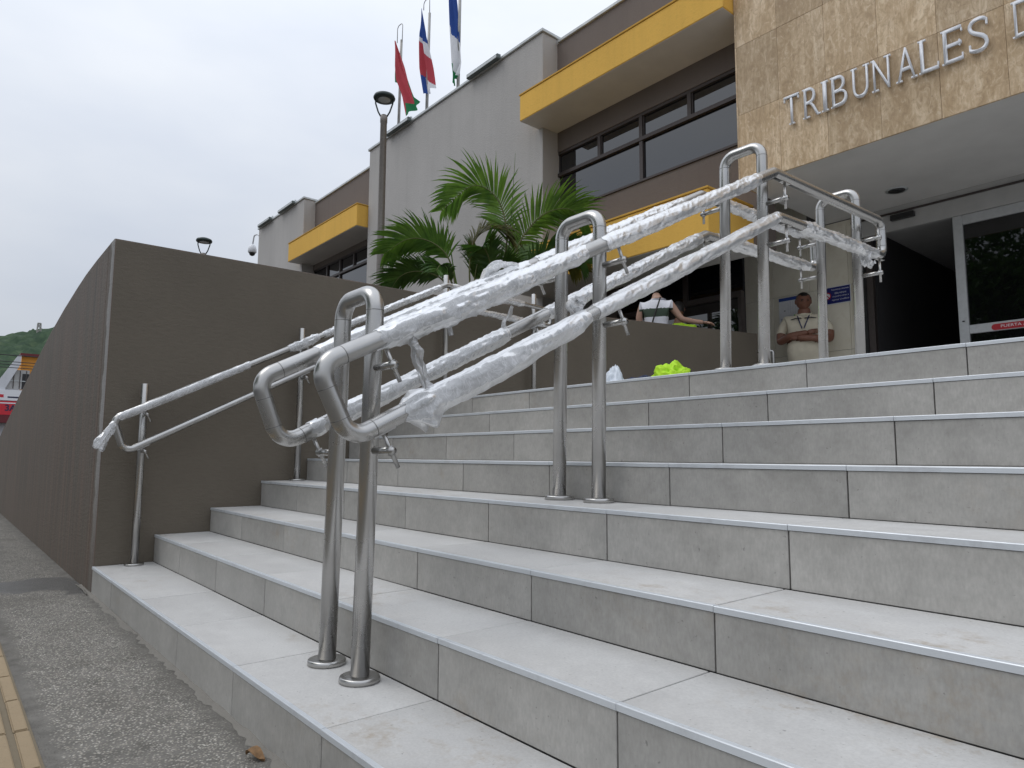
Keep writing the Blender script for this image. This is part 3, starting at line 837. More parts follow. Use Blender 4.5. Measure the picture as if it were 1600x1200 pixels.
# recessed window bay between block and entrance
wall('upper_wall', XBR + 0.002, -4.14, YW, 9.2, 5.70, 7.57, mat=MT_grey2)
box('roof_cap', XBR + 0.034, -4.14, YW - 0.035, 9.2, 7.572, 7.625, MT_cap, bd, 0.006)
wall('spandrel_wall', XBR + 0.002, -4.17, YW - 0.002, 7.75, 3.30, 4.655, mat=MT_grey2)
wall('floor_slab', XBR + 0.002, -4.142, 7.752, 9.2, 4.50, 4.62, mat=MT_grey2)
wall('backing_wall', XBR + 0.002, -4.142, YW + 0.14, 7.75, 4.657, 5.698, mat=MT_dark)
def window(parent, x0, x1, y, z0, z1, muls_up, muls_lo, ztr, fw_=0.045, lo=None):
    """casement band: frame bars and a pane per opening; frame sits 4 cm proud of the glass"""
    w = box('window_sill', x0, x1, y - 0.025, y + 0.09, z0 - 0.01, z0 + 0.012, MT_wframe, parent)
    d0, d1 = y + 0.012, y + 0.072
    box('frame', x0, x1, d0, d1, z1 - fw_, z1, MT_wframe, w)
    box('frame', x0, x1, d0, d1, z0 + 0.0125, z0 + 0.0125 + fw_ * 0.6, MT_wframe, w)
    box('frame', x0, x1, d0 - 0.012, d1, ztr - fw_ * 0.6, ztr + fw_ * 0.6, MT_wframe, w)
    for xs, za, zb in ((muls_up, ztr + fw_ * 0.6, z1 - fw_), (muls_lo, z0 + 0.0125 + fw_ * 0.6, ztr - fw_ * 0.6)):
        for x in xs: box('frame', x - 0.03, x + 0.03, d0 + 0.001, d1, za, zb, MT_wframe, w)
        e = [x0] + list(xs) + [x1]
        for a, b in zip(e[:-1], e[1:]):
            ga = a + (0.03 if a in xs else 0.0); gb = b - (0.03 if b in xs else 0.0)
            gy = y + 0.05 + random.uniform(-0.002, 0.002)
            tl = random.uniform(-0.002, 0.002)
            mesh_obj('pane', [(ga, gy, za), (gb, gy + tl, za), (gb, gy + tl, zb), (ga, gy, zb)], [(0, 1, 2, 3)], MT_glass, w)
            # inner casement rebate
            if xs is muls_up:
                box('casement', ga, gb, y + 0.03, y + 0.048, za, za + 0.018, MT_wframe, w)
                box('casement', ga, ga + 0.02, y + 0.031, y + 0.048, za + 0.0185, zb, MT_wframe, w)
    return w
window(bd, XBR + 0.004, -4.143, YW, 4.668, 5.697, (-6.83, -6.02, -5.19), (-6.02,), 5.31)
# canopies
def canopy(x0, x1, y0, y1, z0, z1):
    c = box('canopy', x0, x1, y0, y1, z0, z1, MT_yel, bd, 0.008)
    box('canopy_cap', x0 - 0.012, x1 + 0.012, y0 - 0.012, y1, z1 + 0.001, z1 + 0.028, MT_yelcap, c, 0.004)
    box('canopy_soffit', x0 + 0.012, x1 - 0.012, y0 + 0.012, y1 - 0.005, z0 - 0.006, z0 - 0.001, MT_soff, c)
    return c
canopy(-7.83, -4.17, YK, YW - 0.003, 6.03, 6.45)
canopy(-7.86, -4.30, 6.50, 7.58, 3.25, 3.80)
# lower storey, set back
wall('lower_wall', XBR + 0.002, -7.2, 8.25, 9.2, 1.0, 4.498, mat=MT_grey2)
def lower_window():
    x0, x1, y = -7.198, -4.98, 8.25
    w = box('window_sill', x0, x1, y, y + 0.12, 1.9, 1.94, MT_wframe, bd)
    for za, zb in ((1.94, 2.0), (2.95, 3.03), (4.38, 4.49)):
        box('frame', x0, x1, y + 0.01, y + 0.09, za + 0.0005, zb, MT_wframe, w)
    box('frame', -5.93, -5.86, y + 0.012, y + 0.09, 3.0305, 4.3795, MT_wframe, w)
    box('frame', x1 - 0.05, x1, y + 0.005, y + 0.1, 2.0005, 2.9495, MT_wframe, w)
    for a, b, za, zb in ((x0, x1 - 0.05, 2.0, 2.95), (x0, -5.93, 3.03, 4.38), (-5.86, x1, 3.03, 4.38)):
        mesh_obj('pane', [(a, y + 0.06, za), (b, y + 0.06, za), (b, y + 0.06, zb), (a, y + 0.06, zb)], [(0, 1, 2, 3)], MT_glass, w)
    wall('lower_wall', x0, x1, y, y + 0.12, 1.0, 1.899, mat=MT_grey2)
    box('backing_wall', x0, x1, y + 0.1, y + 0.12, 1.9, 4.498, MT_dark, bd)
lower_window()
# cream marble wall beside the door: separate slabs
xs = [-5.43, -4.921, -4.395, -3.865, -3.795]; zs = [1.18, 2.165, 3.015, 3.885, 4.495]
box('marble_backing', -5.43, -3.795, 9.014, 9.2, 1.0, 4.498, MT_grout, bd)
for i in range(4):
    for j in range(4):
        if j == 3 and xs[i] > -4.5: continue
        x1_ = min(xs[i + 1], -4.14) if j == 3 else xs[i + 1]
        box('marble_slab', xs[i] + 0.002, x1_ - 0.002, 8.998 + random.uniform(0, 0.0015), 9.013, zs[j] + 0.002, zs[j + 1] - 0.002, MT_cream, bd, 0.0015)

# entrance block with travertine slabs
XT, YF, ZS = -4.138, 6.924, 3.895
box('entrance_block', XT, XR + 1.2, YF + 0.024, 9.2, ZS + 0.012, 8.4, MT_travjoint, bd)
box('soffit', XT, XR + 1.2, YF + 0.004, 9.0, ZS, ZS + 0.010, MT_soff, bd)
txs = [XT] + [-3.634 + 0.525 * i for i in range(16)]
txs = [x for x in txs if x < XR + 1.1] + [XR + 1.2]
tzs = [ZS, 4.733, 5.575, 6.42, 7.26, 8.10, 8.4]
for j in range(len(tzs) - 1):
    for i in range(len(txs) - 1):
        box('travertine_slab', txs[i] + 0.0012, txs[i + 1] - 0.0012, YF + random.uniform(-0.0015, 0.0015), YF + 0.022, tzs[j] + (0.0012 if j else -0.004), tzs[j + 1] - 0.0012, MT_trav, bd, 0.0012)
for j in range(len(tzs) - 1):     # return slabs on the left side
    box('travertine_slab', XT - 0.022, XT - 0.002, YF + 0.001, 7.445, tzs[j] + 0.0012, tzs[j + 1] - 0.0012, MT_trav, bd, 0.0012)
# recessed ceiling lamp
dl = lathe('downlight', [(0.118, -0.006), (0.118, 0.0), (0.10, 0.001)], (-3.025, 8.44, ZS - 0.0008), MT_cap, bd, 32)
lathe('lens', [(0.09, -0.004), (0.088, -0.001)], (-3.025, 8.44, ZS - 0.0045), MT_black, dl, 32)

# door: header, jambs, sliding leaf, dark hall behind
MT_frame = M_plain('silver_door_frame', (0.50, 0.51, 0.52), 0.42, 0.4, var=0.06, scale=20)
MT_header = M_plain('grey_header_panel', (0.40, 0.395, 0.385), 0.6, var=0.06, scale=6)
en = box('door_header', -3.793, XR + 1.2, 8.985, 9.06, 3.592, ZS - 0.002, MT_header, bd)
box('header_trim', -3.793, XR + 1.2, 8.972, 8.984, 3.80, 3.825, MT_wframe, en)
box('door_sensor', -3.298, -3.024, 8.925, 8.984, 3.705, 3.775, MT_black, en, 0.008)
jm = box('door_jamb', -3.793, -3.70, 8.96, 9.1, 1.18, 3.59, MT_header, bd)
box('jamb_strip', -3.699, -3.655, 9.0, 9.1, 1.18, 3.59, MT_black, jm)
box('jamb_strip', -3.654, -3.575, 9.03, 9.1, 1.18, 3.59, MT_wframe, jm)
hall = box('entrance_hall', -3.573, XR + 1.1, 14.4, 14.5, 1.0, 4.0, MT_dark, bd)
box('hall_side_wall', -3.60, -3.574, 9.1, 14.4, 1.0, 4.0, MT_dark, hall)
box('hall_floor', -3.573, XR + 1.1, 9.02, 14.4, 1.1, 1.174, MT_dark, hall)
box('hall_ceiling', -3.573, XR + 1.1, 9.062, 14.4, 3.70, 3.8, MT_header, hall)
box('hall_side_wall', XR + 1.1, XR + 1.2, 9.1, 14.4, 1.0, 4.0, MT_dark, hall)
for i, x0 in enumerate((-2.64, -1.10, 0.44)):
    leaf = box('sliding_door', x0, x0 + 0.10, 8.99 + 0.0005 * i, 9.05, 1.19, 3.59, MT_frame, bd, 0.004)
    x1 = x0 + 1.52
    box('door_rail', x0 + 0.1005, x1 - 0.1, 8.995, 9.05, 3.475, 3.589, MT_frame, leaf, 0.003)
    box('door_rail', x0 + 0.1005, x1 - 0.1, 8.995, 9.05, 2.185, 2.285, MT_frame, leaf, 0.003)
    box('door_rail', x0 + 0.1005, x1 - 0.1, 8.995, 9.05, 1.19, 1.29, MT_frame, leaf, 0.003)
    box('door_stile', x1 - 0.0995, x1, 8.992, 9.05, 1.19, 3.589, MT_frame, leaf, 0.003)
    for za, zb in ((1.29, 2.185), (2.285, 3.475)):
        mesh_obj('pane', [(x0 + 0.1, 9.02, za), (x1 - 0.1, 9.02, za), (x1 - 0.1, 9.02, zb), (x0 + 0.1, 9.02, zb)], [(0, 1, 2, 3)], MT_doorglass, leaf)
    if i == 0: lathe('lock', [(0.013, 0), (0.013, 0.01), (0.01, 0.012)], (x0 + 0.05, 8.985, 2.33), MT_black, leaf, 14)

# wing further down the street
WYB, WYW, WYK = 7.20, 7.52, 6.86
wall('grey_block', -20.72, -17.33, WYB, 9.2, 1.0, 7.68, bev=0.006)
box('roof_cap', -20.75, -17.30, WYB - 0.035, 9.2, 7.682, 7.735, MT_cap, bd, 0.006)
wall('upper_wall', -17.328, XBL - 0.002, WYW, 9.2, 5.74, 7.60, mat=MT_grey2)
box('roof_cap', -17.296, XBL - 0.034, WYW - 0.035, 9.2, 7.602, 7.655, MT_cap, bd, 0.006)
wall('spandrel_wall', -17.328, XBL - 0.002, WYW, 9.2, 1.0, 4.64, mat=MT_grey2)
wall('backing_wall', -17.328, XBL - 0.002, WYW + 0.14, 9.2, 4.66, 5.738, mat=MT_dark)
window(bd, -17.326, XBL - 0.004, WYW, 4.655, 5.738, (-16.5, -15.75, -15.0, -14.25), (-15.75, -14.25), 5.34)
canopy(-17.45, -13.57, WYK, WYW - 0.003, 5.88, 6.37)

# ------------------------------------------------------------------ lettering on the travertine
MT_letter = M_plain('brushed_letter_metal', (0.74, 0.75, 0.78), 0.45, 0.10, var=0.06, scale=40)
def glyph(ch, off=0.0):
    cu = bpy.data.curves.new('glyph', 'FONT'); cu.body = ch; cu.size = 1.0; cu.resolution_u = 6; cu.offset = off
    ob = bpy.data.objects.new('glyph', cu); COL.objects.link(ob)
    bpy.context.view_layer.update()
    me = bpy.data.meshes.new_from_object(ob.evaluated_get(bpy.context.evaluated_depsgraph_get()))
    bpy.data.objects.remove(ob); bpy.data.curves.remove(cu)
    return me
def letter(ch, x0, x1, z0, z1, y, depth, mat, parent, name='letter', serifs=(), bold=None):
    me = glyph(ch, (-0.014 if depth > 0 else 0.0) if bold is None else bold)
    bm = bmesh.new(); bm.from_mesh(me); bpy.data.meshes.remove(me)
    a = min(q.co.x for q in bm.verts); b = max(q.co.x for q in bm.verts); c = min(q.co.y for q in bm.verts); d = max(q.co.y for q in bm.verts)
    for q in bm.verts:
        q.co = Vector((x0 + (q.co.x - a) / (b - a) * (x1 - x0), y, z0 + (q.co.y - c) / (d - c) * (z1 - z0)))
    if depth > 0:
        r = bmesh.ops.extrude_face_region(bm, geom=bm.faces[:])
        for q in r['geom']:
            if isinstance(q, bmesh.types.BMVert): q.co.y -= depth
        bmesh.ops.recalc_face_normals(bm, faces=bm.faces[:])
    o = from_bm(name, bm, mat, parent)
    for (sx0, sx1, sz0, sz1) in serifs:
        w = x1 - x0; hh = z1 - z0
        box('serif', x0 + sx0 * w, x0 + sx1 * w, y - depth + 0.0015, y, z0 + sz0 * hh, z0 + sz1 * hh, mat, o)
    return o
sg = thing('lettering_sign', 'raised silver capital letters reading TRIBUNALES D on the travertine', 'sign', (-2.5, YF - 0.02, 4.37))
LT = [('T', -3.562, -3.392), ('R', -3.335, -3.177), ('I', -3.130, -3.094), ('B', -3.036, -2.885), ('U', -2.825, -2.676), ('N', -2.625, -2.477), ('A', -2.403, -2.247), ('L', -2.200, -2.050), ('E', -2.005, -1.850), ('S', -1.803, -1.652), ('D', -1.460, -1.300)]
S0, S1 = 0.045, 0.045
SER = {'T': [(0.33, 0.67, -0.002, 0.045), (0.0, 0.075, 0.82, 0.955), (0.925, 1.0, 0.82, 0.955)],
       'R': [(-0.10, 0.36, -0.002, 0.045), (-0.10, 0.05, 0.955, 1.002), (0.82, 1.1, -0.002, 0.045)],
       'I': [(-0.5, 1.5, -0.002, 0.045), (-0.5, 1.5, 0.955, 1.002)],
       'B': [(-0.10, 0.06, -0.002, 0.045), (-0.10, 0.06, 0.955, 1.002)],
       'U': [(-0.10, 0.30, 0.955, 1.002), (0.70, 1.10, 0.955, 1.002)],
       'N': [(-0.12, 0.30, -0.002, 0.045), (-0.12, 0.05, 0.955, 1.002), (0.70, 1.12, 0.955, 1.002)],
       'A': [(-0.10, 0.25, -0.002, 0.045), (0.75, 1.10, -0.002, 0.045)],
       'L': [(-0.10, 0.35, 0.955, 1.002), (-0.10, 0.05, -0.002, 0.045), (0.94, 1.02, 0.09, 0.20)],
       'E': [(-0.10, 0.05, 0.955, 1.002), (-0.10, 0.05, -0.002, 0.045), (0.93, 1.01, 0.09, 0.19), (0.93, 1.01, 0.82, 0.91), (0.80, 0.88, 0.42, 0.60)],
       'S': [(0.90, 1.0, 0.72, 0.90), (0.0, 0.10, 0.10, 0.28)],
       'D': [(-0.10, 0.06, -0.002, 0.045), (-0.10, 0.06, 0.955, 1.002)]}
for ch, a, b in LT:
    letter(ch, a, b, 4.372, 4.702, YF - 0.016, 0.024, MT_letter, sg, 'letter', SER.get(ch, ()))

# ------------------------------------------------------------------ signs on the marble and door
def flat(name, x0, x1, y, z0, z1, mat, parent=None, t=0.004):
    return box(name, x0, x1, y - t, y, z0, z1, mat, parent)
MT_navy = M_plain('navy_print', (0.012, 0.018, 0.14), 0.35, var=0.05)
MT_white = M_plain('white_print', (0.74, 0.75, 0.78), 0.4, var=0.04)
MT_red = M_plain('red_print', (0.42, 0.012, 0.022), 0.4, var=0.05)
MT_blue2 = M_plain('blue_print', (0.03, 0.07, 0.30), 0.4, var=0.05)
MT_green2 = M_plain('green_print', (0.16, 0.42, 0.08), 0.5, var=0.05)
MT_grey3 = M_plain('grey_print', (0.42, 0.43, 0.52), 0.5, var=0.1)
def text_line(s, x0, x1, z0, z1, y, mat, parent, name='text'):
    return letter(s, x0, x1, z0, z1, y, 0.0, mat, parent, name)
q = thing('notice_sign', 'navy blue notice plate with white text and a prohibition symbol', 'sign', (-4.0, 8.99, 2.9))
flat('border', -4.205, -3.838, 8.993, 2.788, 3.022, MT_white, q)
flat('panel', -4.196, -3.847, 8.9885, 2.797, 3.013, MT_navy, q)
for i, (s, a, b) in enumerate((('Si presenta síntomas', -4.085, -3.86), ('debe retirarse', -4.045, -3.895), ('no podrá volver a', -4.075, -3.865), ('ingresar al edificio', -4.085, -3.86))):
    text_line(s, a, b, 2.965 - 0.046 * i, 2.992 - 0.046 * i, 8.9835, MT_white, q)
dv, df = [], []
for (r0, r1, mt, yy) in ((0.0, 0.043, MT_white, 8.9838), (0.036, 0.050, MT_red, 8.983)):
    v = []; f = []
    for i in range(24):
        a = 2 * pi * i / 24
        v += [(-4.143 + r0 * cos(a), yy, 2.905 + r0 * sin(a)), (-4.143 + r1 * cos(a), yy, 2.905 + r1 * sin(a))]
    for i in range(24):
        j = (i + 1) % 24; f.append((2 * i, 2 * i + 1, 2 * j + 1, 2 * j))
    mesh_obj('symbol', v, f, mt, q)
mesh_obj('symbol', [(-4.176, 8.9825, 2.93), (-4.168, 8.9825, 2.938), (-4.11, 8.9825, 2.88), (-4.118, 8.9825, 2.872)], [(0, 1, 2, 3)], MT_red, q)
q = thing('poster', 'white site plan poster with a blue top band behind the standing man', 'poster', (-4.68, 8.99, 2.7))
flat('sheet', -4.835, -4.515, 8.993, 2.50, 2.992, MT_white, q, 0.003)
flat('band', -4.833, -4.517, 8.9895, 2.945, 2.990, MT_blue2, q, 0.002)
flat('text_block', -4.81, -4.70, 8.9895, 2.62, 2.70, MT_grey3, q, 0.001)
flat('green_area', -4.62, -4.56, 8.9895, 2.70, 2.735, MT_green2, q, 0.001)
for i in range(5):
    flat('plan_line', -4.70 + 0.035 * i, -4.698 + 0.035 * i, 8.9895, 2.76, 2.93, MT_grey3, q, 0.001)
flat('plan_line', -4.76, -4.74, 8.9895, 2.80, 2.81, MT_black, q, 0.001)
q = thing('fire_sign', 'small red and white square sign at the left edge of the marble', 'sign', (-5.40, 8.99, 2.95))
flat('panel', -5.428, -5.36, 8.993, 2.905, 2.985, MT_red, q, 0.003)
flat('symbol', -5.412, -5.376, 8.9895, 2.920, 2.968, MT_white, q, 0.001)
flat('symbol', -5.398, -5.388, 8.9880, 2.932, 2.956, MT_red, q, 0.001)
q = thing('door_sticker', 'red rounded door sticker reading PUERTA AUTOMATICA', 'sticker', (-2.1, 8.99, 2.23))
def pill(name, x0, x1, z0, z1, y, mat, parent):
    r = (z1 - z0) / 2; zc = (z0 + z1) / 2; pts = []
    for i in range(9): a = pi / 2 + pi * i / 8; pts.append((x0 + r + r * cos(a), y, zc + r * sin(a)))
    for i in range(9): a = -pi / 2 + pi * i / 8; pts.append((x1 - r + r * cos(a), y, zc + r * sin(a)))
    return mesh_obj(name, pts, [tuple(range(len(pts)))], mat, parent)
pill('panel', -2.325, -1.58, 2.192, 2.262, 8.9925, MT_red, q)
text_line('PUERTA AUTOMATICA', -2.235, -1.68, 2.216, 2.246, 8.991, MT_white, q)

# ------------------------------------------------------------------ roof fittings
MT_bar = M_plain('grey_green_light_housing', (0.10, 0.12, 0.115), 0.45, 0.3, var=0.1)
def flood(x0, x1, y, z, label):
    t = thing('flood_light', label, 'flood light', ((x0 + x1) / 2, y, z), 'strip flood lights on the roof edges')
    box('housing', x0, x1, y - 0.13, y - 0.05, z - 0.045, z + 0.045, MT_bar, t, 0.01)
    box('lens', x0 + 0.02, x1 - 0.02, y - 0.1375, y - 0.1305, z - 0.03, z + 0.02, MT_cap, t)
    for x in (x0 + 0.14 * (x1 - x0), x1 - 0.14 * (x1 - x0)):
        box('bracket', x - 0.03, x + 0.03, y - 0.09, y + 0.05, z + 0.046, z + 0.075, MT_cap, t)
        box('bracket', x - 0.02, x + 0.02, y + 0.0, y + 0.04, z + 0.0755, z + 0.13, MT_cap, t)
flood(-12.62, -11.68, YB, ZR + 0.03, 'strip flood light on the grey parapet beneath the red and green flag')
flood(-9.66, -8.75, YB, ZR + 0.03, 'strip flood light on the grey parapet right of the blue, white and green flag')
flood(-20.5, -19.55, WYB, 7.71, 'strip flood light at the far left end of the distant wing roof')
flood(-18.9, -17.85, WYB, 7.71, 'strip flood light at the right end of the distant wing roof')
cc = thing('security_camera', 'white dome security camera on a curved arm at the far roof corner', 'camera', (-21.3, 7.2, 7.3))
tube('arm', fillet([(-20.72, 7.26, 7.45), (-21.0, 7.26, 7.62), (-21.3, 7.26, 7.66), (-21.42, 7.26, 7.36)], 0.1, 6), 0.022, MT_white, cc, 10)
lathe('housing', [(0.03, 0.16), (0.10, 0.10), (0.13, 0.0), (0.13, -0.10), (0.11, -0.12)][::-1], (-21.42, 7.26, 7.24), MT_white, cc, 20)
lathe('dome', [(0.02, -0.10), (0.07, -0.075), (0.095, -0.02), (0.095, 0.0)], (-21.42, 7.26, 7.12), MT_black, cc, 20)

# ------------------------------------------------------------------ flags
def M_cloth(name, col):
    k = N(name); w = k.noise(k.pos(), 40, 3)
    c = k.mix(k.ramp(w, [(0.3, 0), (0.7, 1)]), tuple(x * 0.9 for x in col), col)
    k.set(color=c, rough=0.75, spec=0.2)
    tl = k.n('ShaderNodeBsdfTranslucent'); k.put(tl.inputs['Color'], tuple(min(1, x * 1.1) for x in col))
    mx = k.n('ShaderNodeMixShader'); mx.inputs[0].default_value = 0.35
    k.l(k.b.outputs[0], mx.inputs[1]); k.l(tl.outputs[0], mx.inputs[2]); k.l(mx.outputs[0], k.out.inputs[0])
    return k.m
C_red = M_cloth('flag_red', (0.50, 0.07, 0.09)); C_green = M_cloth('flag_green', (0.02, 0.20, 0.075)); C_white = M_cloth('flag_white', (0.78, 0.78, 0.80)); C_blue = M_cloth('flag_blue', (0.035, 0.09, 0.33))
def curve1(pts, t):
    n = len(pts) - 1; x = min(max(t, 0), 1) * n; i = min(int(x), n - 1); u = x - i
    return pts[i][0] * (1 - u) + pts[i + 1][0] * u, pts[i][1] * (1 - u) + pts[i + 1][1] * u
def flag(parent, name, Lc, Rc, y, mats, pick, seed, nu=40, nv=110, amp=0.05):
    v = []; f = []; mi = []
    for j in range(nv + 1):
        t = j / nv
        a = curve1(Lc, t); b = curve1(Rc, t)
        for i in range(nu + 1):
            u = i / nu
            w = amp * min(1, t * 3) * (sin(u * 9 + seed + t * 2) + 0.5 * sin(u * 17 + seed * 2 - t * 3))
            v.append((a[0] * (1 - u) + b[0] * u, y + w, a[1] * (1 - u) + b[1] * u))
    for j in range(nv):
        for i in range(nu):
            k = j * (nu + 1) + i
            f.append((k, k + 1, k + nu + 2, k + nu + 1)); mi.append(pick((i + .5) / nu, (j + .5) / nv))
    return mesh_obj(name, v, f, None, parent, True, mats, mi)
MT_pole = M_plain('weathered_flagpole', (0.36, 0.35, 0.33), 0.5, 0.5, var=0.15, scale=9)
def flagpole(label, x, y, z1, hook):
    t = thing('flagpole', label, 'flag', (x, y, ZR), 'flags on the courthouse roof')
    tube('pole', [Vector((x, y, ZR + 0.055)), Vector((x + 0.05, y, z1))], [0.034, 0.028], MT_pole, t, 12)
    lathe('foot', [(0.09, 0), (0.09, 0.02), (0.05, 0.05)], (x, y, ZR + 0.056), MT_pole, t, 14)
    tube('halyard_hook', fillet(hook, 0.08, 6), 0.009, MT_pole, t, 8)
    return t
FY = 7.5
t = flagpole('hanging red flag with green borders, leftmost on the roof', -12.94, FY, 10.2, [(-12.86, FY, 10.15), (-12.85, FY, 10.60), (-13.08, FY, 10.62), (-13.08, FY, 10.22)])
flag(t, 'cloth', [(-13.07, 10.24), (-13.05, 9.77), (-13.00, 9.25), (-12.70, 8.73), (-12.46, 8.17)], [(-13.02, 10.21), (-12.70, 9.6), (-12.38, 9.01), (-12.06, 8.43), (-11.85, 8.25)], FY - 0.08, [C_red, C_green],
     lambda u, v: 1 if (v > 0.55 and u > 0.80 - (v - 0.55) * 0.25) or (v > 0.86 and u > 0.15 - (v - 0.86)) else 0, 1.0)
flag(t, 'border_fold', [(-13.06, 9.78), (-13.07, 9.50), (-13.08, 9.25)], [(-13.03, 9.75), (-12.95, 9.40), (-12.88, 9.15)], FY - 0.03, [C_green], lambda u, v: 0, 2.0, 6, 10, 0.02)
t = flagpole('hanging blue, white and red flag in the middle of the roof', -11.78, FY, 10.25, [(-11.73, FY, 10.22), (-11.74, FY, 10.62), (-11.97, FY, 10.64), (-11.97, FY, 10.44)])
flag(t, 'cloth', [(-11.97, 10.46), (-11.95, 10.0), (-11.94, 9.63), (-11.90, 9.02), (-11.75, 8.38)], [(-11.95, 10.44), (-11.83, 9.95), (-11.72, 9.52), (-11.54, 8.90), (-11.44, 8.42)], FY - 0.06, [C_blue, C_white, C_red],
     lambda u, v: (0 if v < 0.40 + u * 0.10 else (1 if v < 0.46 + u * 0.20 else (2 if v < 0.80 + u * 0.16 else (1 if u > 0.2 else 0)))), 3.0)
t = flagpole('hanging blue, white and green flag, rightmost on the roof', -10.64, FY, 11.4, [(-10.60, FY, 11.38), (-10.6, FY, 11.7), (-10.86, FY, 11.72), (-10.87, FY, 11.5)])
flag(t, 'cloth', [(-10.93, 11.5), (-10.90, 10.24), (-10.88, 9.39), (-10.84, 8.68), (-10.76, 8.17)], [(-10.91, 11.5), (-10.74, 10.17), (-10.59, 9.24), (-10.46, 8.55), (-10.60, 8.30)], FY - 0.06, [C_blue, C_white, C_green],
     lambda u, v: (0 if v < 0.46 + u * 0.14 else (1 if v < 0.74 + u * 0.26 else 2)), 5.0)

# ------------------------------------------------------------------ street lamps
MT_lpole = M_plain('taupe_lamp_pole', (0.25, 0.225, 0.205), 0.45, 0.3, var=0.1)
MT_lhead = M_plain('dark_green_lamp_head', (0.03, 0.045, 0.042), 0.4, 0.2, var=0.1)
def lamp(x, y, zh, label):
    t = thing('lamp_post', label, 'lamp post', (x, y, 1.1), 'lamp posts behind the brown wall')
    lathe('pole', [(0.055, 0.0), (0.05, 2.0), (0.045, zh - 1.1 - 0.36), (0.05, zh - 1.1 - 0.355), (0.05, zh - 1.1 - 0.28), (0.04, zh - 1.1 - 0.25)], (x, y, 1.1), MT_lpole, t, 18)
    for a in (0.9, 0.9 + pi):
        dx, dy = cos(a), sin(a)
        tube('yoke_arm', [Vector((x + dx * 0.03, y + dy * 0.03, zh - 0.29)), Vector((x + dx * 0.08, y + dy * 0.08, zh - 0.20)), Vector((x + dx * 0.118, y + dy * 0.118, zh - 0.08)), Vector((x + dx * 0.122, y + dy * 0.122, zh + 0.01))], 0.011, MT_lhead, t, 8)
    h_ = lathe('lamp_head', [(0.11, -0.02), (0.142, -0.022), (0.152, 0.0), (0.14, 0.03), (0.08, 0.055), (0.02, 0.062)], (x, y, zh), MT_lhead, t, 30)
    lathe('lens', [(0.085, -0.006), (0.085, 0.0)], (x, y, zh - 0.0225), MT_cap, h_, 24)
lamp(-8.08, 4.45, 5.71, 'tall taupe lamp post with a round head in front of the grey facade')
lamp(-14.07, 3.82, 4.99, 'distant lamp post whose round head shows above the brown wall')

# ------------------------------------------------------------------ areca palm
def M_leaf(name, a, b, tr=0.35):
    k = N(name)
    r = k.rnd()
    w = k.noise(k.pos(), 6, 3)
    c = k.mix(k.ramp(w, [(0.35, 0.0), (0.65, 1.0)]), a, b)
    hsv = k.n('ShaderNodeHueSaturation'); k.l(c, hsv.inputs['Color']); k.l(k.math('ADD', k.math('MULTIPLY', r, 0.5), 0.75), hsv.inputs['Value'])
    k.set(color=hsv.outputs[0], rough=0.42, spec=0.5)
    tl = k.n('ShaderNodeBsdfTranslucent'); k.l(hsv.outputs[0], tl.inputs['Color'])
    mx = k.n('ShaderNodeMixShader'); mx.inputs[0].default_value = tr
    k.l(k.b.outputs[0], mx.inputs[1]); k.l(tl.outputs[0], mx.inputs[2]); k.l(mx.outputs[0], k.out.inputs[0])
    return k.m
ML_green = M_leaf('palm_leaf_green', (0.075, 0.165, 0.020), (0.15, 0.275, 0.032))
ML_dark = M_leaf('palm_leaf_dark', (0.038, 0.095, 0.018), (0.08, 0.16, 0.024))
ML_olive = M_leaf('palm_leaf_olive', (0.11, 0.115, 0.016), (0.17, 0.15, 0.022))
ML_lime = M_leaf('palm_leaf_lime', (0.085, 0.20, 0.022), (0.16, 0.31, 0.035))
MT_cane = M_plain('palm_cane', (0.14, 0.15, 0.05), 0.5, var=0.25, scale=18)
def catmull(pts, n):
    pts = [Vector(p) for p in pts]; P = [pts[0] * 2 - pts[1]] + pts + [pts[-1] * 2 - pts[-2]]; out = []
    m = len(pts) - 1
    for k in range(n + 1):
        x = k / n * m; i = min(int(x), m - 1); t = x - i
        a, b, c, d = P[i:i + 4]
        out.append(0.5 * ((2 * b) + (c - a) * t + (2 * a - 5 * b + 4 * c - d) * t * t + (3 * b - a - 3 * c + d) * t ** 3))
    return out
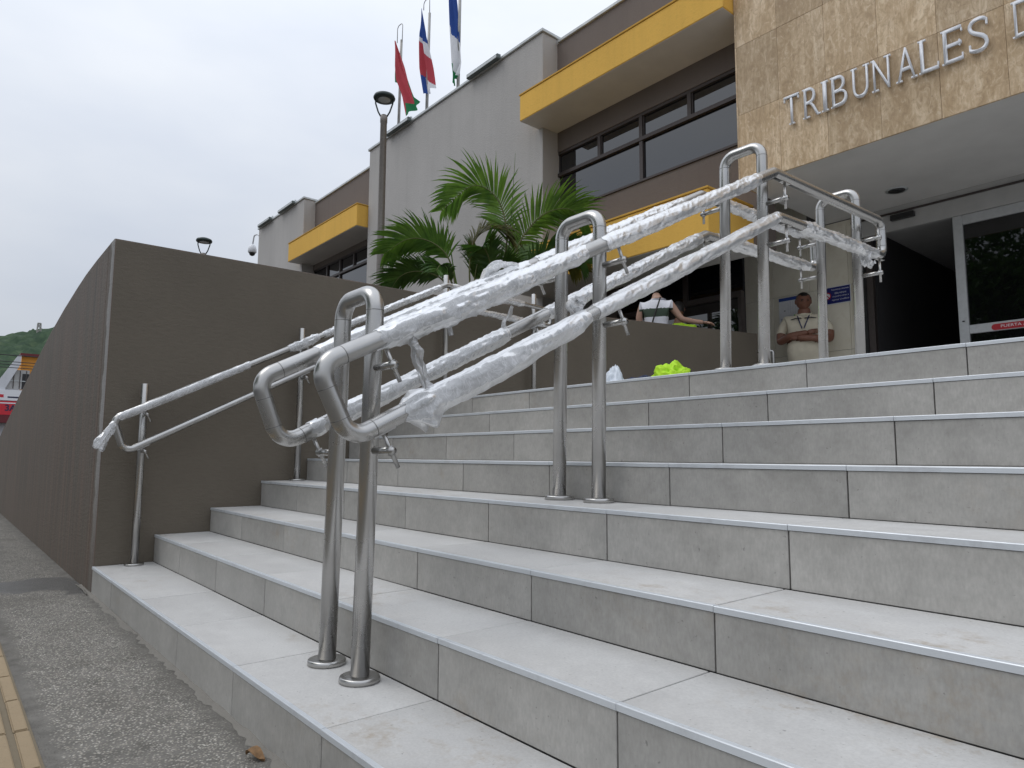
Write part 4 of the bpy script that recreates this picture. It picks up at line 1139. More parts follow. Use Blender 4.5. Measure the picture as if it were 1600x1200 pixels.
def frond(parent, pts, leaf, seed, length=0.42, start=0.26, pairs=60, droop=0.95, lift=0.22, roll=0.9):
    rng = random.Random(seed)
    spine = catmull(pts, 60)
    fo = tube('frond', spine, [0.011 * (1 - i / 66) + 0.0015 for i in range(61)], MT_cane, parent, 6)
    v = []; f = []
    ups = Vector((0, 0, 1))
    for k in range(pairs):
        u = start + (1 - start) * (k + rng.uniform(-0.2, 0.2)) / pairs
        i = min(59, max(1, int(u * 60)))
        p = spine[i]; t = (spine[i + 1] - spine[i - 1]).normalized()
        side = t.cross(ups)
        side = side.normalized() if side.length > 0.05 else Vector((1, 0, 0))
        nrm = side.cross(t).normalized()
        RR = Matrix.Rotation(roll, 3, t); side = RR @ side; nrm = RR @ nrm
        w = (u - start) / (1 - start)
        ln = length * (0.55 + 1.3 * w * (1 - w) + 0.12 * rng.uniform(-1, 1)) * (1.0 if w < 0.8 else 1.0 - (w - 0.8) * 1.9)
        for s in (-1, 1):
            fwd = 0.75 + 0.75 * w + rng.uniform(-0.12, 0.12)
            d = (side * s + t * fwd + nrm * (lift + rng.uniform(-0.15, 0.15))).normalized()
            wd = 0.0185 * rng.uniform(0.8, 1.15)
            ax = d.cross(nrm).normalized()
            q = p.copy(); dd = d.copy(); b = len(v)
            segs = 5
            dr = droop * rng.uniform(0.6, 1.4)
            for j in range(segs + 1):
                x = j / segs
                ww = wd * (0.45 + 1.2 * x if x < 0.35 else max(0.02, 1.0 - ((x - 0.35) / 0.65) ** 1.6) * 0.88)
                v += [q - ax * ww, q + nrm * (-0.0035), q + ax * ww]
                q = q + dd * (ln / segs)
                dd = (dd - Vector((0, 0, 1)) * dr * 0.22 * (0.4 + x)).normalized()
            for j in range(segs):
                a = b + j * 3
                f += [(a, a + 1, a + 4, a + 3), (a + 1, a + 2, a + 5, a + 4)]
    lf = mesh_obj('leaflets', v, f, leaf, fo, smooth=True)
    lf['kind'] = 'stuff'
    return fo
pm = thing('areca_palm', 'clump of arching green areca palm fronds behind the brown wall', 'palm', (-6.7, 5.1, 1.1))
canes = [(-6.60, 5.25, 2.92), (-6.52, 5.33, 2.85), (-6.88, 4.92, 2.78), (-6.78, 5.02, 2.80), (-6.46, 5.42, 2.72), (-6.70, 5.20, 2.60)]
for i, (x, y, z) in enumerate(canes):
    bx, by = -6.68 + (x + 6.68) * 0.5, 5.12 + (y - 5.12) * 0.5
    tube('cane', catmull([(bx, by, 1.1), (bx + (x - bx) * 0.3, by + (y - by) * 0.3, 1.8), (x, y, z)], 14), [0.03 - 0.0008 * k for k in range(15)], MT_cane, pm, 10)
FR = [([(-6.57, 5.26, 2.90), (-6.45, 5.33, 3.45), (-6.46, 5.20, 3.95), (-6.66, 4.95, 4.14), (-6.95, 4.66, 3.82)], ML_green, 0.52),
      ([(-6.52, 5.33, 2.85), (-6.36, 5.45, 3.42), (-6.14, 5.65, 3.78), (-5.92, 5.90, 3.86), (-5.76, 6.09, 3.66)], ML_green, 0.50),
      ([(-6.90, 4.90, 2.80), (-6.94, 4.78, 3.24), (-7.06, 4.58, 3.44), (-7.25, 4.37, 3.47), (-7.45, 4.15, 3.28)], ML_lime, 0.46),
      ([(-6.90, 4.89, 2.76), (-7.03, 4.70, 3.00), (-7.20, 4.49, 3.07), (-7.34, 4.33, 3.00), (-7.45, 4.24, 2.80)], ML_dark, 0.42),
      ([(-6.79, 5.02, 2.78), (-6.75, 4.98, 3.20), (-6.66, 5.03, 3.50), (-6.50, 5.20, 3.60), (-6.38, 5.36, 3.46)], ML_olive, 0.46),
      ([(-6.46, 5.42, 2.72), (-6.27, 5.58, 3.12), (-6.07, 5.78, 3.30), (-5.92, 5.97, 3.32), (-5.82, 6.10, 3.18)], ML_dark, 0.44),
      ([(-6.60, 5.25, 2.80), (-6.50, 5.10, 3.15), (-6.42, 4.95, 3.28), (-6.32, 4.82, 3.22)], ML_dark, 0.38),
      ([(-6.70, 5.20, 2.60), (-6.62, 5.22, 2.95), (-6.50, 5.34, 3.12), (-6.36, 5.48, 3.08)], ML_dark, 0.36),
      ([(-6.78, 5.05, 2.70), (-6.86, 5.15, 3.10), (-6.98, 5.30, 3.35), (-7.18, 5.45, 3.30)], ML_dark, 0.42),
      ([(-6.55, 5.35, 2.80), (-6.62, 5.60, 3.30), (-6.74, 5.85, 3.60), (-6.95, 6.05, 3.55)], ML_green, 0.46),
      ([(-6.48, 5.40, 2.80), (-6.30, 5.75, 3.20), (-6.20, 6.05, 3.35), (-6.12, 6.30, 3.20)], ML_olive, 0.40),
      ([(-6.88, 4.92, 2.70), (-6.84, 4.72, 2.98), (-6.76, 4.55, 3.06), (-6.66, 4.42, 2.95)], ML_dark, 0.34)]
for i, (pts, leaf, ln) in enumerate(FR):
    frond(pm, pts, leaf, 100 + i, ln * 1.08, roll=[0.85, -0.8, 0.9, 0.7, 0.6, -0.8, 0.5, -0.5, 0.9, 0.6, -0.7, -0.4][i])
# unopened spear leaves
tube('spear_leaf', catmull([(-6.50, 5.34, 2.9), (-6.44, 5.36, 3.4), (-6.29, 5.33, 4.55)], 12), [0.014 - 0.001 * k for k in range(13)], ML_green, pm, 6)
tube('spear_leaf', catmull([(-6.88, 4.90, 2.8), (-6.93, 4.84, 3.2), (-6.92, 4.69, 3.98)], 12), [0.012 - 0.0008 * k for k in range(13)], ML_green, pm, 6)

# ------------------------------------------------------------------ ramp rail end by the building
rh = thing('ramp_handrail', 'short bent steel handrail end beyond the brown wall beside the marble', 'handrail', (-4.37, 7.9, 1.175))
tube('rail', fillet([(-4.62, 7.80, 2.085), (-4.40, 7.90, 2.085), (-4.36, 7.92, 2.085), (-4.36, 7.92, 1.175)], [0, 0.02, 0.05, 0], 8), 0.022, MT_steel, rh, 16)
flange(rh, (-4.36, 7.92, 1.1755), 0.05)

# ------------------------------------------------------------------ people
SKIN = M_plain('brown_skin', (0.20, 0.088, 0.056), 0.5, var=0.10, scale=30)
SKIN2 = M_plain('light_skin', (0.42, 0.255, 0.185), 0.5, var=0.06, scale=30)
HAIR = M_plain('dark_hair', (0.012, 0.010, 0.009), 0.5, var=0.3, scale=120)
SHIRT = M_plain('beige_shirt_cloth', (0.66, 0.60, 0.475), 0.85, var=0.06, scale=14, bump=0.004)
TROUS = M_plain('dark_trousers', (0.03, 0.03, 0.04), 0.85)
WHITEC = M_plain('white_knit', (0.70, 0.70, 0.74), 0.85, var=0.05, scale=60)
GREENC = M_plain('dark_green_knit', (0.040, 0.062, 0.040), 0.85, var=0.08, scale=60)
HIVIS = M_plain('hi_vis_fabric', (0.50, 0.82, 0.03), 0.7, var=0.12, scale=30)
EYEW = M_plain('eye_white', (0.6, 0.58, 0.55), 0.3)
SHOE = M_plain('black_shoe', (0.02, 0.02, 0.02), 0.5)
def skin_mesh(nodes, edges, root=0, sub=4):
    """nodes: [(pos, radius or (rx,ry))]; one continuous skinned surface"""
    me = bpy.data.meshes.new('skel'); me.from_pydata([n[0] for n in nodes], edges, [])
    ob = bpy.data.objects.new('skel', me); COL.objects.link(ob)
    md = ob.modifiers.new('s', 'SKIN'); md.use_smooth_shade = True
    for i, n in enumerate(nodes):
        r = n[1]; me.skin_vertices[0].data[i].radius = r if isinstance(r, tuple) else (r, r)
        me.skin_vertices[0].data[i].use_root = (i == root)
    sm = ob.modifiers.new('u', 'SUBSURF'); sm.levels = sub; sm.render_levels = sub
    bpy.context.view_layer.update()
    out = bpy.data.meshes.new_from_object(ob.evaluated_get(bpy.context.evaluated_depsgraph_get()))
    bpy.data.objects.remove(ob); bpy.data.meshes.remove(me)
    return out
def head_vf(c, h=0.235, turn=0.0, tilt=0.0, wide=1.0):
    """head with brow, nose, lips, chin and ears; faces -Y before turning; c = centre"""
    v = []; f = []; nu, nv = 40, 30
    for j in range(nv + 1):
        th = pi * j / nv
        for i in range(nu):
            a = 2 * pi * i / nu
            x = sin(th) * sin(a); y = -sin(th) * cos(a); z = cos(th)
            px, py, pz = x * 0.335 * h, y * 0.41 * h, z * 0.5 * h
            if z < 0:      # jaw
                px *= 1 - 0.26 * z * z; py *= 1 - 0.14 * z * z
            fr = max(0.0, -y)
            if fr > 0.3:
                zz = pz / h; xx = px / h
                nose = math.exp(-(xx / 0.055) ** 2) * (math.exp(-((zz + 0.085) / 0.055) ** 2) * 0.105 + math.exp(-((zz - 0.0) / 0.07) ** 2) * 0.045)
                brow = math.exp(-((zz - 0.075) / 0.03) ** 2) * 0.022 * math.exp(-(xx / 0.2) ** 2)
                eye = (math.exp(-((abs(xx) - 0.135) / 0.06) ** 2)) * math.exp(-((zz - 0.02) / 0.035) ** 2) * 0.04
                lips = math.exp(-(xx / 0.10) ** 2) * (math.exp(-((zz + 0.205) / 0.018) ** 2) + math.exp(-((zz + 0.25) / 0.02) ** 2)) * 0.026
                chin = math.exp(-(xx / 0.10) ** 2) * math.exp(-((zz + 0.36) / 0.06) ** 2) * 0.04
                py -= (nose + brow + lips + chin - eye) * h
            v.append(Vector((px, py, pz)))
    for j in range(nv):
        for i in range(nu):
            k = (i + 1) % nu
            f.append((j * nu + i, j * nu + k, (j + 1) * nu + k, (j + 1) * nu + i))
    for s in (-1, 1):       # ears
        b = len(v)
        for j in range(9):
            for i in range(10):
                th = pi * j / 8; a = 2 * pi * i / 10
                v.append(Vector((s * (0.335 * h + 0.012 * h + 0.028 * h * sin(th) * cos(a)), 0.04 * h + 0.06 * h * sin(th) * sin(a), -0.02 * h + 0.125 * h * cos(th))))
        for j in range(8):
            for i in range(10):
                k = (i + 1) % 10
                f.append((b + j * 10 + i, b + j * 10 + k, b + (j + 1) * 10 + k, b + (j + 1) * 10 + i))
    R = Matrix.Rotation(turn, 3, 'Z') @ Matrix.Rotation(tilt, 3, 'X') @ Matrix.Diagonal((wide, 1.0 + (wide - 1) * 0.5, 1.0))
    return [R @ p + Vector(c) for p in v], f, R
def hand_vf(wrist, fdir, palm_n, s=1.0, curl=0.5):
    """palm plus five separate, bent fingers as tapered tubes"""
    fd = Vector(fdir).normalized(); pn = Vector(palm_n); pn = (pn - fd * pn.dot(fd)).normalized(); sd = fd.cross(pn)
    w = Vector(wrist); parts = []
    pal = [w, w + fd * 0.03 * s, w + fd * 0.07 * s, w + fd * 0.092 * s]
    v, f = tube_vf(pal, [0.026 * s, 0.034 * s, 0.038 * s, 0.030 * s], 12)
    v = [p - pn * ((p - w).dot(pn) * 0.5) for p in v]
    parts.append((v, f))
    for i, (off, ln) in enumerate(((-0.029, 0.072), (-0.010, 0.082), (0.010, 0.078), (0.028, 0.062))):
        p = w + fd * 0.085 * s + sd * off * s; d = fd.copy(); pts = [p]
        for k in range(3):
            d = (d + pn * curl * 0.55).normalized(); p = p + d * ln * s / 3; pts.append(p)
        parts.append(tube_vf(pts, [0.0095 * s, 0.009 * s, 0.008 * s, 0.006 * s], 8))
    p = w + fd * 0.025 * s - sd * 0.03 * s; d = (fd * 0.7 - sd * 0.7).normalized(); pts = [p]
    for k in range(3):
        d = (d + fd * 0.25 + pn * 0.2).normalized(); p = p + d * 0.022 * s; pts.append(p)
    parts.append(tube_vf(pts, [0.012 * s, 0.011 * s, 0.010 * s, 0.007 * s], 8))
    return join_vf(parts)
def person(label, base, rotz, nodes, edges, head_c, head_turn, head_tilt, hands, matfun, mats, hair_fun, group=None, head_h=0.235, wide=1.0, hair_k=1.035, girth=1.0):
    nodes = [((n[0][0] * girth, n[0][1], n[0][2]), (tuple(q * (1 + (girth - 1) * 0.8) for q in n[1]) if isinstance(n[1], tuple) else n[1] * (1 + (girth - 1) * 0.6))) for n in nodes]
    t = thing('person', label, 'person', base, group)
    X = Matrix.Translation(base) @ Matrix.Rotation(rotz, 4, 'Z')
    me = skin_mesh(nodes, edges)
    V = [v.co.copy() for v in me.vertices]; F = [tuple(p.vertices) for p in me.polygons]
    bpy.data.meshes.remove(me)
    nb = len(F)
    hv, hf, R = head_vf(head_c, head_h, head_turn, head_tilt, wide)
    parts = [(V, F), (hv, hf)] + [hand_vf(*h_) for h_ in hands]
    VV, FF = join_vf(parts)
    mi = []
    for i, q in enumerate(FF):
        c_ = sum((VV[k] for k in q), Vector()) / len(q)
        mi.append(matfun(c_) if i < nb else 0)
    o = mesh_obj('body', [X @ v for v in VV], FF, None, t, True, mats, mi)
    # hair cap follows the skull
    nu, nv = 36, 22; hv2 = []; hf2 = []; keep = {}
    h = head_h
    for j in range(nv + 1):
        th = pi * j / nv
        for i in range(nu):
            a = 2 * pi * i / nu
            x = sin(th) * sin(a); y = -sin(th) * cos(a); z = cos(th)
            k = hair_k + 0.018 * noise.noise(Vector((x, y, z)) * 6) + 0.010 * noise.noise(Vector((x, y, z)) * 22)
            hv2.append(X @ (R @ Vector((x * 0.345 * h * k, y * 0.415 * h * k + 0.004, z * 0.505 * h * k)) + Vector(head_c)))
            keep[(j, i)] = hair_fun(x, y, z)
    for j in range(nv):
        for i in range(nu):
            k = (i + 1) % nu
            if keep[(j, i)] and keep[(j + 1, k)]:
                hf2.append((j * nu + i, j * nu + k, (j + 1) * nu + k, (j + 1) * nu + i))
    mesh_obj('hair', hv2, hf2, HAIR, t, True)
    return t, X, R

# man with folded arms
mz = 1.775
mn = [((0, 0.02, 0.95), (0.20, 0.15)), ((0, -0.03, 1.10), (0.225, 0.20)), ((0, -0.03, 1.25), (0.205, 0.175)), ((0, 0.0, 1.38), (0.185, 0.13)), ((0, 0.012, 1.465), (0.10, 0.085)), ((0, 0.0, 1.53), 0.078), ((0, -0.012, 1.60), 0.074),
      ((-0.185, 0.01, 1.425), 0.078), ((-0.255, 0.01, 1.28), 0.068), ((-0.27, -0.06, 1.135), 0.052), ((-0.14, -0.225, 1.185), 0.046), ((0.06, -0.265, 1.215), 0.034),
      ((0.185, 0.01, 1.425), 0.078), ((0.255, 0.01, 1.28), 0.068), ((0.27, -0.06, 1.135), 0.052), ((0.13, -0.265, 1.135), 0.046), ((-0.06, -0.265, 1.155), 0.034),
      ((-0.10, 0.02, 0.86), 0.115), ((-0.11, 0.0, 0.48), 0.075), ((-0.115, 0.03, 0.09), 0.05), ((-0.125, -0.12, 0.04), 0.042),
      ((0.10, 0.02, 0.86), 0.115), ((0.11, 0.0, 0.48), 0.075), ((0.115, 0.03, 0.09), 0.05), ((0.125, -0.12, 0.04), 0.042)]
me_ = [(0, 1), (1, 2), (2, 3), (3, 4), (4, 5), (5, 6), (3, 7), (7, 8), (8, 9), (9, 10), (10, 11), (3, 12), (12, 13), (13, 14), (14, 15), (15, 16), (0, 17), (17, 18), (18, 19), (19, 20), (0, 21), (21, 22), (22, 23), (23, 24)]
def man_mat(c):
    if c.z < 0.085: return 3
    if c.z < 0.76: return 2
    if c.z > 1.50: return 0
    # forearms are bare
    for ch in ((8.5, 9, 10, 11), (13.5, 14, 15, 16)):
        P_ = []
        for k in ch:
            a_ = Vector(mn[int(k)][0]); b_ = Vector(mn[int(k) + (1 if k % 1 else 0)][0])
            q = a_.lerp(b_, 0.45) if k % 1 else a_
            P_.append(Vector((q.x * 1.12, q.y, q.z)))
        for a_, b_ in zip(P_[:-1], P_[1:]):
            t_ = max(0.0, min(1.0, (c - a_).dot(b_ - a_) / (b_ - a_).length_squared))
            if (a_.lerp(b_, t_) - c).length < 0.068: return 0
    return 1
man, MX, MR = person('man in a beige polo shirt standing with folded arms against the marble wall', (-4.30, 8.64, Z[8] - 0.035), 0.36, mn, me_, (0, -0.03, 1.665), 0.30, 0.16,
    [((0.06, -0.265, 1.215), (0.95, 0.15, 0.10), (0, 1, 0), 0.85, 0.35), ((-0.06, -0.265, 1.155), (-0.9, 0.2, 0.05), (0, 1, 0), 0.85, 0.35)],
    man_mat, [SKIN, SHIRT, TROUS, SHOE], lambda x, y, z: (z > 0.50 + 0.1 * abs(x) if y < -0.30 else (z > 0.12 if y < 0.15 else z > -0.30)), None, 0.235, 1.2, 1.04, 1.12)
def face_bits(t, X, R, c, h):
    for s in (-1, 1):
        q = X @ (R @ Vector((s * 0.135 * h, -0.365 * h, 0.022 * h)) + Vector(c))
        v, f = lathe_vf([(0.001, -0.006), (0.009, -0.004), (0.011, 0.0), (0.009, 0.004), (0.001, 0.006)], q, 12)
        mesh_obj('eye', v, f, HAIR, t, True)
        e = [X @ (R @ Vector((s * (0.065 + 0.035 * k) * h, (-0.405 + 0.008 * k * k) * h, (0.095 + 0.012 * k - 0.006 * k * k) * h)) + Vector(c)) for k in range(5)]
        tube('eyebrow', e, [0.003, 0.005, 0.005, 0.004, 0.002], HAIR, t, 6)
face_bits(man, MX, MR, (0, -0.03, 1.665), 0.235)
LAN = M_plain('blue_lanyard', (0.03, 0.04, 0.12), 0.6)
for s in (-1, 1):
    pts = [MX @ Vector(q) for q in ((s * 0.075, -0.02, 1.515), (s * 0.07, -0.105, 1.46), (s * 0.045, -0.16, 1.38), (s * 0.012, -0.205, 1.28))]
    tube('lanyard', pts, 0.007, LAN, man, 6)
    pts = [MX @ Vector(q) for q in ((s * 0.02, -0.165, 1.42), (s * 0.10, -0.145, 1.425), (s * 0.17, -0.10, 1.415))]
    tube('shirt_stripe', pts, 0.006, TROUS, man, 6)
    col = [MX @ Vector(q) for q in ((s * 0.085, 0.03, 1.515), (s * 0.092, -0.03, 1.50), (s * 0.06, -0.10, 1.465), (s * 0.02, -0.135, 1.43))]
    tube('collar', col, 0.014, SHIRT, man, 8)

# woman seen from behind, arm reaching
wn_ = [((0, 0, 0.90), (0.17, 0.12)), ((0, 0, 1.04), (0.135, 0.10)), ((0, 0.0, 1.18), (0.155, 0.105)), ((0, 0.01, 1.31), (0.145, 0.09)), ((0, 0.01, 1.375), (0.07, 0.06)), ((0, -0.02, 1.43), 0.05), ((0, -0.04, 1.48), 0.05),
       ((-0.155, 0.01, 1.335), 0.058), ((-0.225, -0.01, 1.235), 0.044), ((-0.29, -0.02, 1.145), 0.038), ((-0.42, -0.08, 1.125), 0.031), ((-0.53, -0.12, 1.115), 0.025),
       ((0.155, 0.01, 1.335), 0.058), ((0.20, 0.0, 1.18), 0.046), ((0.205, -0.03, 1.02), 0.040), ((0.20, -0.16, 0.88), 0.032), ((0.20, -0.22, 0.82), 0.026),
       ((-0.09, 0.0, 0.80), 0.10), ((-0.095, -0.01, 0.45), 0.065), ((-0.095, 0.02, 0.08), 0.042), ((-0.10, -0.11, 0.035), 0.036),
       ((0.09, 0.0, 0.80), 0.10), ((0.095, -0.01, 0.45), 0.065), ((0.095, 0.02, 0.08), 0.042), ((0.10, -0.11, 0.035), 0.036)]
def wom_mat(c):
    if c.z < 0.075: return 4
    if c.z < 0.92: return 3
    if c.z > 1.40: return 0
    if abs(c.x) > 0.195 or (abs(c.x) > 0.16 and c.z < 1.25): return 0
    if c.y < -0.125: return 0
    b = (c.z - 0.92)
    return 2 if (1.175 < c.z < 1.275) or (0.92 < c.z < 1.045) else 1
wom, WX, WR = person('woman in a white and dark green striped top seen from behind over the wall', (-4.97, 6.40, 1.215), radians(180 + 50 - 18), wn_, me_, (0.01, -0.05, 1.585), 0.15, 0.45,
    [((-0.53, -0.12, 1.115), (-0.9, -0.3, -0.1), (0, 0, -1), 0.8, 0.4), ((0.20, -0.22, 0.82), (0, -0.5, -0.8), (0, -1, 0.2), 0.8, 0.4)],
    wom_mat, [SKIN2, WHITEC, GREENC, TROUS, SHOE], lambda x, y, z: (z > 0.35 if y < -0.45 else True), None, 0.215)
tube('bag_strap', [WX @ Vector(q) for q in ((-0.06, 0.095, 1.40), (-0.03, 0.118, 1.30), (0.02, 0.118, 1.15), (0.06, 0.112, 1.02), (0.11, 0.11, 0.92))], 0.009, HAIR, wom, 8)
# seated worker beyond, only head and shoulder show above the wall
sn = [((0, 0, 0.52), (0.17, 0.13)), ((0, 0, 0.66), (0.165, 0.12)), ((0, 0, 0.82), (0.175, 0.115)), ((0, 0.0, 0.96), (0.165, 0.10)), ((0, 0.0, 1.03), (0.075, 0.065)), ((0, 0.0, 1.08), 0.055), ((0, -0.01, 1.13), 0.055),
      ((-0.18, 0.0, 0.97), 0.065), ((-0.235, -0.02, 0.80), 0.052), ((-0.24, -0.08, 0.66), 0.044), ((-0.16, -0.28, 0.64), 0.036), ((-0.13, -0.34, 0.64), 0.028),
      ((0.18, 0.0, 0.97), 0.065), ((0.235, -0.02, 0.80), 0.052), ((0.24, -0.08, 0.66), 0.044), ((0.16, -0.28, 0.64), 0.036), ((0.13, -0.34, 0.64), 0.028),
      ((-0.10, -0.06, 0.47), 0.11), ((-0.12, -0.45, 0.48), 0.075), ((-0.12, -0.46, -0.13), 0.05), ((-0.12, -0.58, -0.182), 0.042),
      ((0.10, -0.06, 0.47), 0.11), ((0.12, -0.45, 0.48), 0.075), ((0.12, -0.46, -0.13), 0.05), ((0.12, -0.58, -0.182), 0.042)]
def sit_mat(c):
    if c.z < -0.14: return 3
    if c.z < 0.55: return 2
    if c.z > 1.045: return 0
    if abs(c.x) > 0.215 and c.z < 0.85 or c.y < -0.16: return 0
    return 1
person('dark haired worker in a hi vis vest sitting behind the brown wall', (-5.14, 7.06, 1.385), radians(200), sn, me_, (0, -0.01, 1.225), 0.2, 0.2,
       [((-0.13, -0.34, 0.64), (0.2, -0.9, -0.1), (0, 0, -1), 0.85, 0.4), ((0.13, -0.34, 0.64), (-0.2, -0.9, -0.1), (0, 0, -1), 0.85, 0.4)],
       sit_mat, [SKIN, HIVIS, TROUS, SHOE], lambda x, y, z: (z > 0.3 if y < -0.45 else z > -0.5), None, 0.22)
bl = thing('stool', 'low wooden stool under the sitting worker behind the wall', 'stool', (-5.15, 7.10, 1.1))
MT_wood = M_plain('stool_wood', (0.20, 0.12, 0.06), 0.6, var=0.2, scale=20)
box('seat', -5.34, -4.96, 6.91, 7.23, 1.72, 1.75, MT_wood, bl, 0.008)
for sx in (-5.30, -5.00):
    for sy in (6.95, 7.19): box('leg', sx - 0.02, sx + 0.02, sy - 0.02, sy + 0.02, 1.1, 1.7195, MT_wood, bl)

# ------------------------------------------------------------------ things left on the landing
def crumple(name, c, rx, ry, rz, mat, seed, amp=0.35, fr=2.6, label='', cat='', tip=None):
    bm = bmesh.new(); bmesh.ops.create_icosphere(bm, subdivisions=5, radius=1.0)
    o = Vector((seed, seed * 0.3, 1.7))
    for v in bm.verts:
        d = v.co.normalized()
        k = 1 + amp * noise.noise(d * fr + o) + amp * 0.55 * (0.5 - abs(noise.noise(d * fr * 2.3 + o)) * 2) + amp * 0.2 * noise.noise(d * fr * 6 + o)
        q = Vector((d.x * rx * k, d.y * ry * k, d.z * rz * k))
        if tip and d.z > 0.55: q.z += tip * (d.z - 0.55) / 0.45 * (1 + 0.5 * noise.noise(d * 9 + o)); q.x *= 0.75; q.y *= 0.75
        q.z = max(q.z, -rz * 0.62)
        v.co = q + Vector((c[0], c[1], c[2] + rz * 0.62))
    ob = from_bm(name, bm, mat, None, True)
    return tag(ob, label, cat)
MT_bag = M_plain('thin_white_plastic', (0.68, 0.73, 0.80), 0.35, var=0.1, scale=30)
MT_navycloth = M_plain('navy_cloth', (0.02, 0.03, 0.075), 0.8)
crumple('plastic_bag', (-3.13, 3.55, Z[8] + 0.0005), 0.125, 0.10, 0.075, MT_bag, 4, 0.24, 1.8, 'crumpled white plastic bag lying on the top landing', 'bag', 0.075)
crumple('folded_jacket', (-2.93, 3.58, Z[8] + 0.0005), 0.13, 0.10, 0.072, MT_navycloth, 9, 0.25, 2.0, 'dark navy cloth bundle beside the white bag on the landing', 'clothing')
crumple('safety_vest', (-2.70, 3.62, Z[8] + 0.0005), 0.115, 0.10, 0.118, HIVIS, 14, 0.36, 1.5, 'crumpled bright yellow green safety vest on the top landing', 'safety vest')

# ------------------------------------------------------------------ far left: shop, wires, wooded hill
MT_owall = M_render('orange_shop_wall', (0.62, 0.27, 0.05), sc_=6)
MT_wwall = M_render('white_shop_wall', (0.62, 0.63, 0.66), sc_=6)
MT_darkred = M_plain('maroon_awning', (0.13, 0.015, 0.02), 0.6)
MT_signred = M_plain('sign_red', (0.55, 0.02, 0.035), 0.5)
MT_ink = M_plain('dark_blue_ink', (0.02, 0.02, 0.06), 0.5)
sp_ = thing('shop_building', 'white and orange corner shop with a red 3A signboard beyond the wall', 'building', (-59, 4, -0.16))
XS = -58.0
box('wall', -66, XS, 4.25, 14.0, -0.158, 7.55, MT_owall, sp_)
box('roof', -66.3, XS + 0.25, 4.15, 14.2, 7.56, 7.72, MT_darkred, sp_)
box('wall', -66, XS - 0.004, -6.0, 4.245, -0.158, 5.2, MT_wwall, sp_)
# raking white parapet in front of the shop roof
v = [(XS + 0.05, 3.0, 4.9), (XS + 0.05, 4.02, 7.55), (XS + 0.05, 4.18, 7.55), (XS + 0.05, 4.18, 7.2), (XS + 0.05, 3.55, 5.25)]
prism('parapet', [(q[1], q[2]) for q in [(0, 2.6, 4.9), (0, 4.02, 7.55), (0, 4.2, 7.55), (0, 4.2, 6.95), (0, 3.45, 5.25), (0, 3.4, 4.9)]], 'x', XS + 0.01, XS + 0.3, MT_wwall, sp_)
wnd = box('window', XS + 0.011, XS + 0.06, 3.46, 4.75, 5.2, 6.55, MT_header, sp_)
for i in range(3): box('mullion', XS + 0.061, XS + 0.10, 3.85 + 0.35 * i, 3.90 + 0.35 * i, 5.25, 6.5, MT_wframe, wnd)
box('mullion', XS + 0.061, XS + 0.095, 3.46, 4.75, 5.75, 5.80, MT_cap, wnd)
box('pane', XS + 0.0605, XS + 0.07, 4.35, 4.74, 5.22, 6.3, MT_black, wnd)
s1 = box('signboard', XS + 0.02, XS + 0.42, -2.0, 4.9, 4.38, 5.12, MT_white, sp_)
s2 = box('signboard', XS + 0.02, XS + 0.45, -2.0, 4.9, 3.40, 4.34, MT_signred, sp_)
box('awning', XS + 0.02, XS + 0.9, -2.0, 5.2, 2.85, 3.36, MT_darkred, sp_)
def side_text(s, y0, y1, z0, z1, x, mat, parent):
    o = letter(s, y0, y1, z0, z1, 0.0, 0.0, mat, parent, 'text', (), 0.035)
    for q in o.data.vertices: q.co = Vector((x, q.co.x, q.co.z))
    return o
side_text('3A', 3.50, 4.15, 3.66, 4.10, XS + 0.455, MT_ink, s2)
box('logo', XS + 0.421, XS + 0.43, 3.15, 3.38, 4.58, 4.78, MT_signred, s1)
box('print_line', XS + 0.421, XS + 0.43, 3.6, 4.75, 4.56, 4.66, MT_ink, s1)
box('print_line', XS + 0.451, XS + 0.46, 3.1, 4.6, 4.16, 4.24, MT_white, s2)
box('print_panel', XS + 0.451, XS + 0.46, 3.95, 4.6, 3.42, 3.56, MT_white, s2)
# power lines crossing the street end
for i, z in enumerate((4.27, 4.02, 3.90, 3.78)):
    pts = []
    for k in range(25):
        u = k / 24 * 2 - 1
        pts.append(Vector((-30 + 0.15 * i, 2 + 14 * u, z + 0.35 * (u * u) - 0.004)))
    w = tube('power_line', pts, 0.014 if i else 0.018, MT_black, None, 6)
    tag(w, ['topmost black power line across the street end', 'second black power line from the top, above the shop roof', 'third black power line from the top, crossing the shop gable', 'lowest black power line, crossing the shop window'][i], 'power line', 'power lines at the street end')
for s in (-1, 1):
    pt = thing('utility_pole', 'concrete utility pole carrying the power lines, ' + ('street side' if s < 0 else 'building side'), 'utility pole', (-29.8, 2 + 14 * s, -0.16), 'utility poles at the street end')
    lathe('pole', [(0.16, 0), (0.10, 6.3)], (-29.8, 2 + 14 * s, -0.158), MT_kerb, pt, 12)
    box('crossarm', -30.2, -29.2, 2 + 14 * s - 0.05, 2 + 14 * s + 0.05, 4.66, 4.76, MT_kerb, pt)
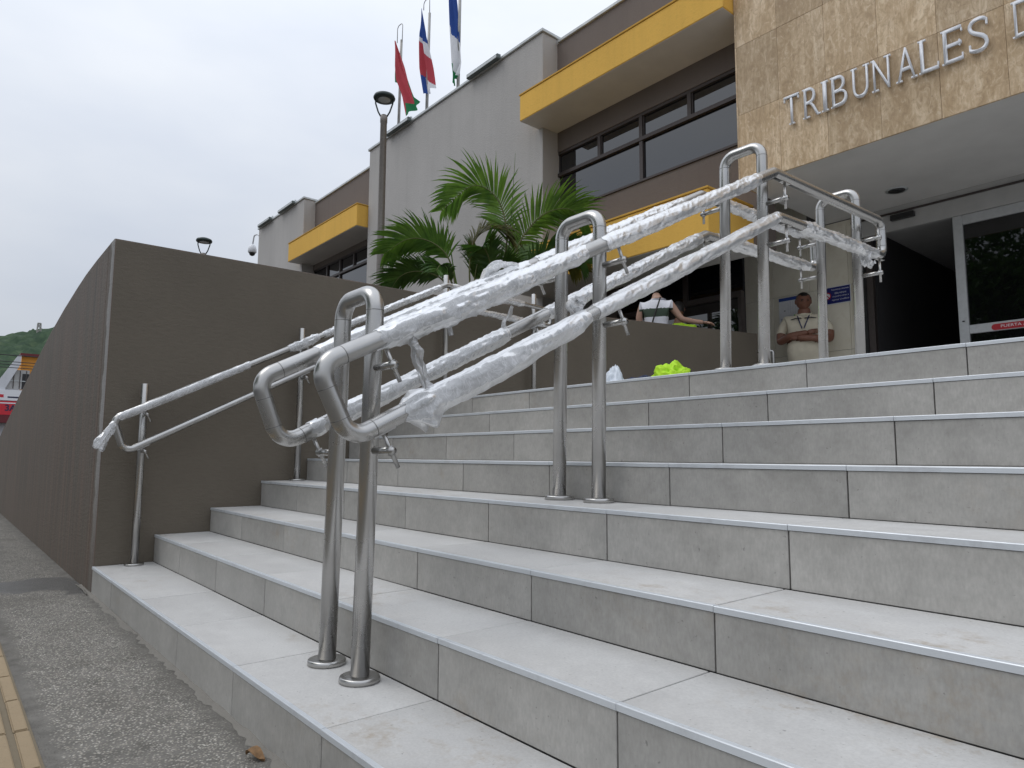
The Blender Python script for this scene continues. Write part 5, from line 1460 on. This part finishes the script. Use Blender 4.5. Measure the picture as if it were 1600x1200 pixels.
# wooded hill
def M_hill():
    k = N('distant_forest')
    a = k.noise(k.pos(), 0.22, 6, 0.75); b = k.vor(k.pos(), 0.30)
    c = k.ramp(a, [(0.32, (0.030, 0.055, 0.034)), (0.55, (0.062, 0.098, 0.055)), (0.72, (0.120, 0.155, 0.085))])
    c = k.mix(k.ramp(b, [(0.2, 0.0), (0.8, 0.5)]), c, (0.025, 0.045, 0.03))
    k.set(color=c, rough=0.9, spec=0.1)
    return k.m
v = []; f = []
NX, NY = 120, 300
for i in range(NX + 1):
    for j in range(NY + 1):
        x = -190 - i * 1.6; y = -110 + j * 1.3
        rise = max(0.0, (-190 - x) / 110.0)
        ridge = 40 + 6.0 * (y - 15) / 15.0 * 0.45 + 9 * noise.noise(Vector((y * 0.02, 3.3, 0)))
        prof_ = sin(min(1.0, rise) * pi / 2) if rise <= 1 else max(0.2, 1 - (rise - 1) * 0.5)
        z = max(6.0, min(ridge, 75)) * prof_
        z += 2.6 * (0.5 - abs(noise.noise(Vector((x * 0.14, y * 0.16, 0))))) + 1.6 * noise.noise(Vector((x * 0.33, y * 0.37, 2))) + 1.5 * (0.4 - abs(noise.noise(Vector((x * 0.45, y * 0.5, 7)))))
        v.append((x, y, max(-0.3, z)))
for i in range(NX):
    for j in range(NY):
        a = i * (NY + 1) + j
        f.append((a, a + 1, a + NY + 2, a + NY + 1))
hl = mesh_obj('hill', v, f, M_hill(), None, smooth=True); structure(hl, 'wooded green hill at the far left')
tw = thing('lattice_tower', 'small steel lattice mast standing on the wooded hill', 'tower', (-270, 22.5, 34))
tq = []
def twp(u, a): 
    w = 1.1 - 0.5 * u
    return Vector((-270 + w * cos(a), 23.7 + w * sin(a), 32 + 11.5 * u))
for k in range(4):
    a = pi / 4 + k * pi / 2
    tq.append(tube_vf([twp(0, a), twp(1, a)], 0.17, 5))
    for lv in range(7):
        tq.append(tube_vf([twp(lv / 7, a), twp((lv + 1) / 7, a + pi / 2)], 0.12, 4))
V_, F_ = join_vf(tq)
mesh_obj('lattice', V_, F_, MT_kerb, tw)
box('antenna', -270.6, -269.4, 23.2, 24.2, 43.3, 43.7, MT_kerb, tw)
# haze between here and the hill
# ------------------------------------------------------------------ trees across the street (seen in the door glass)
def tree(x, y, h, label, seed):
    rng = random.Random(seed)
    t = thing('street_tree', label, 'tree', (x, y, -0.16), 'trees across the street')
    parts = [tube_vf([Vector((x, y, -0.158)), Vector((x + 0.1, y, h * 0.3)), Vector((x - 0.05, y + 0.1, h * 0.6))], [0.28, 0.2, 0.12], 10)]
    for k in range(8):
        a = rng.uniform(0, 2 * pi); z0 = h * rng.uniform(0.3, 0.55)
        e = Vector((x + cos(a) * h * 0.3, y + sin(a) * h * 0.3, z0 + h * rng.uniform(0.15, 0.35)))
        parts.append(tube_vf([Vector((x, y, z0)), Vector((x, y, z0)).lerp(e, 0.5) + Vector((0, 0, 0.3)), e], [0.09, 0.06, 0.02], 6))
    V, F = join_vf(parts); mesh_obj('trunk', V, F, MT_kerb, t, True)
    V = []; F = []
    cl = [(Vector((x, y, h * 0.68)) + Vector((rng.gauss(0, 1) * h * 0.22, rng.gauss(0, 1) * h * 0.22, rng.gauss(0, 1) * h * 0.14)), h * rng.uniform(0.09, 0.17)) for _ in range(48)]
    for c_, r in cl:
        for k in range(240):
            d = Vector((rng.gauss(0, 1), rng.gauss(0, 1), rng.gauss(0, 0.8))).normalized() * r * rng.uniform(0.5, 1.05)
            p = c_ + d
            a = Vector((rng.uniform(-1, 1), rng.uniform(-1, 1), rng.uniform(-1, 1))).normalized(); b_ = a.orthogonal().normalized()
            s = 0.15
            i = len(V); V += [p - a * s, p + b_ * s * 0.5, p + a * s, p - b_ * s * 0.5]; F.append((i, i + 1, i + 2, i + 3))
    mesh_obj('crown', V, F, ML_dark, t)
tree(-6.3, -8.6, 8.8, 'leafy street tree across the road, dark in the glass door reflection', 5)
tree(-17.0, -12.5, 7.5, 'smaller leafy tree farther along the road opposite', 7)
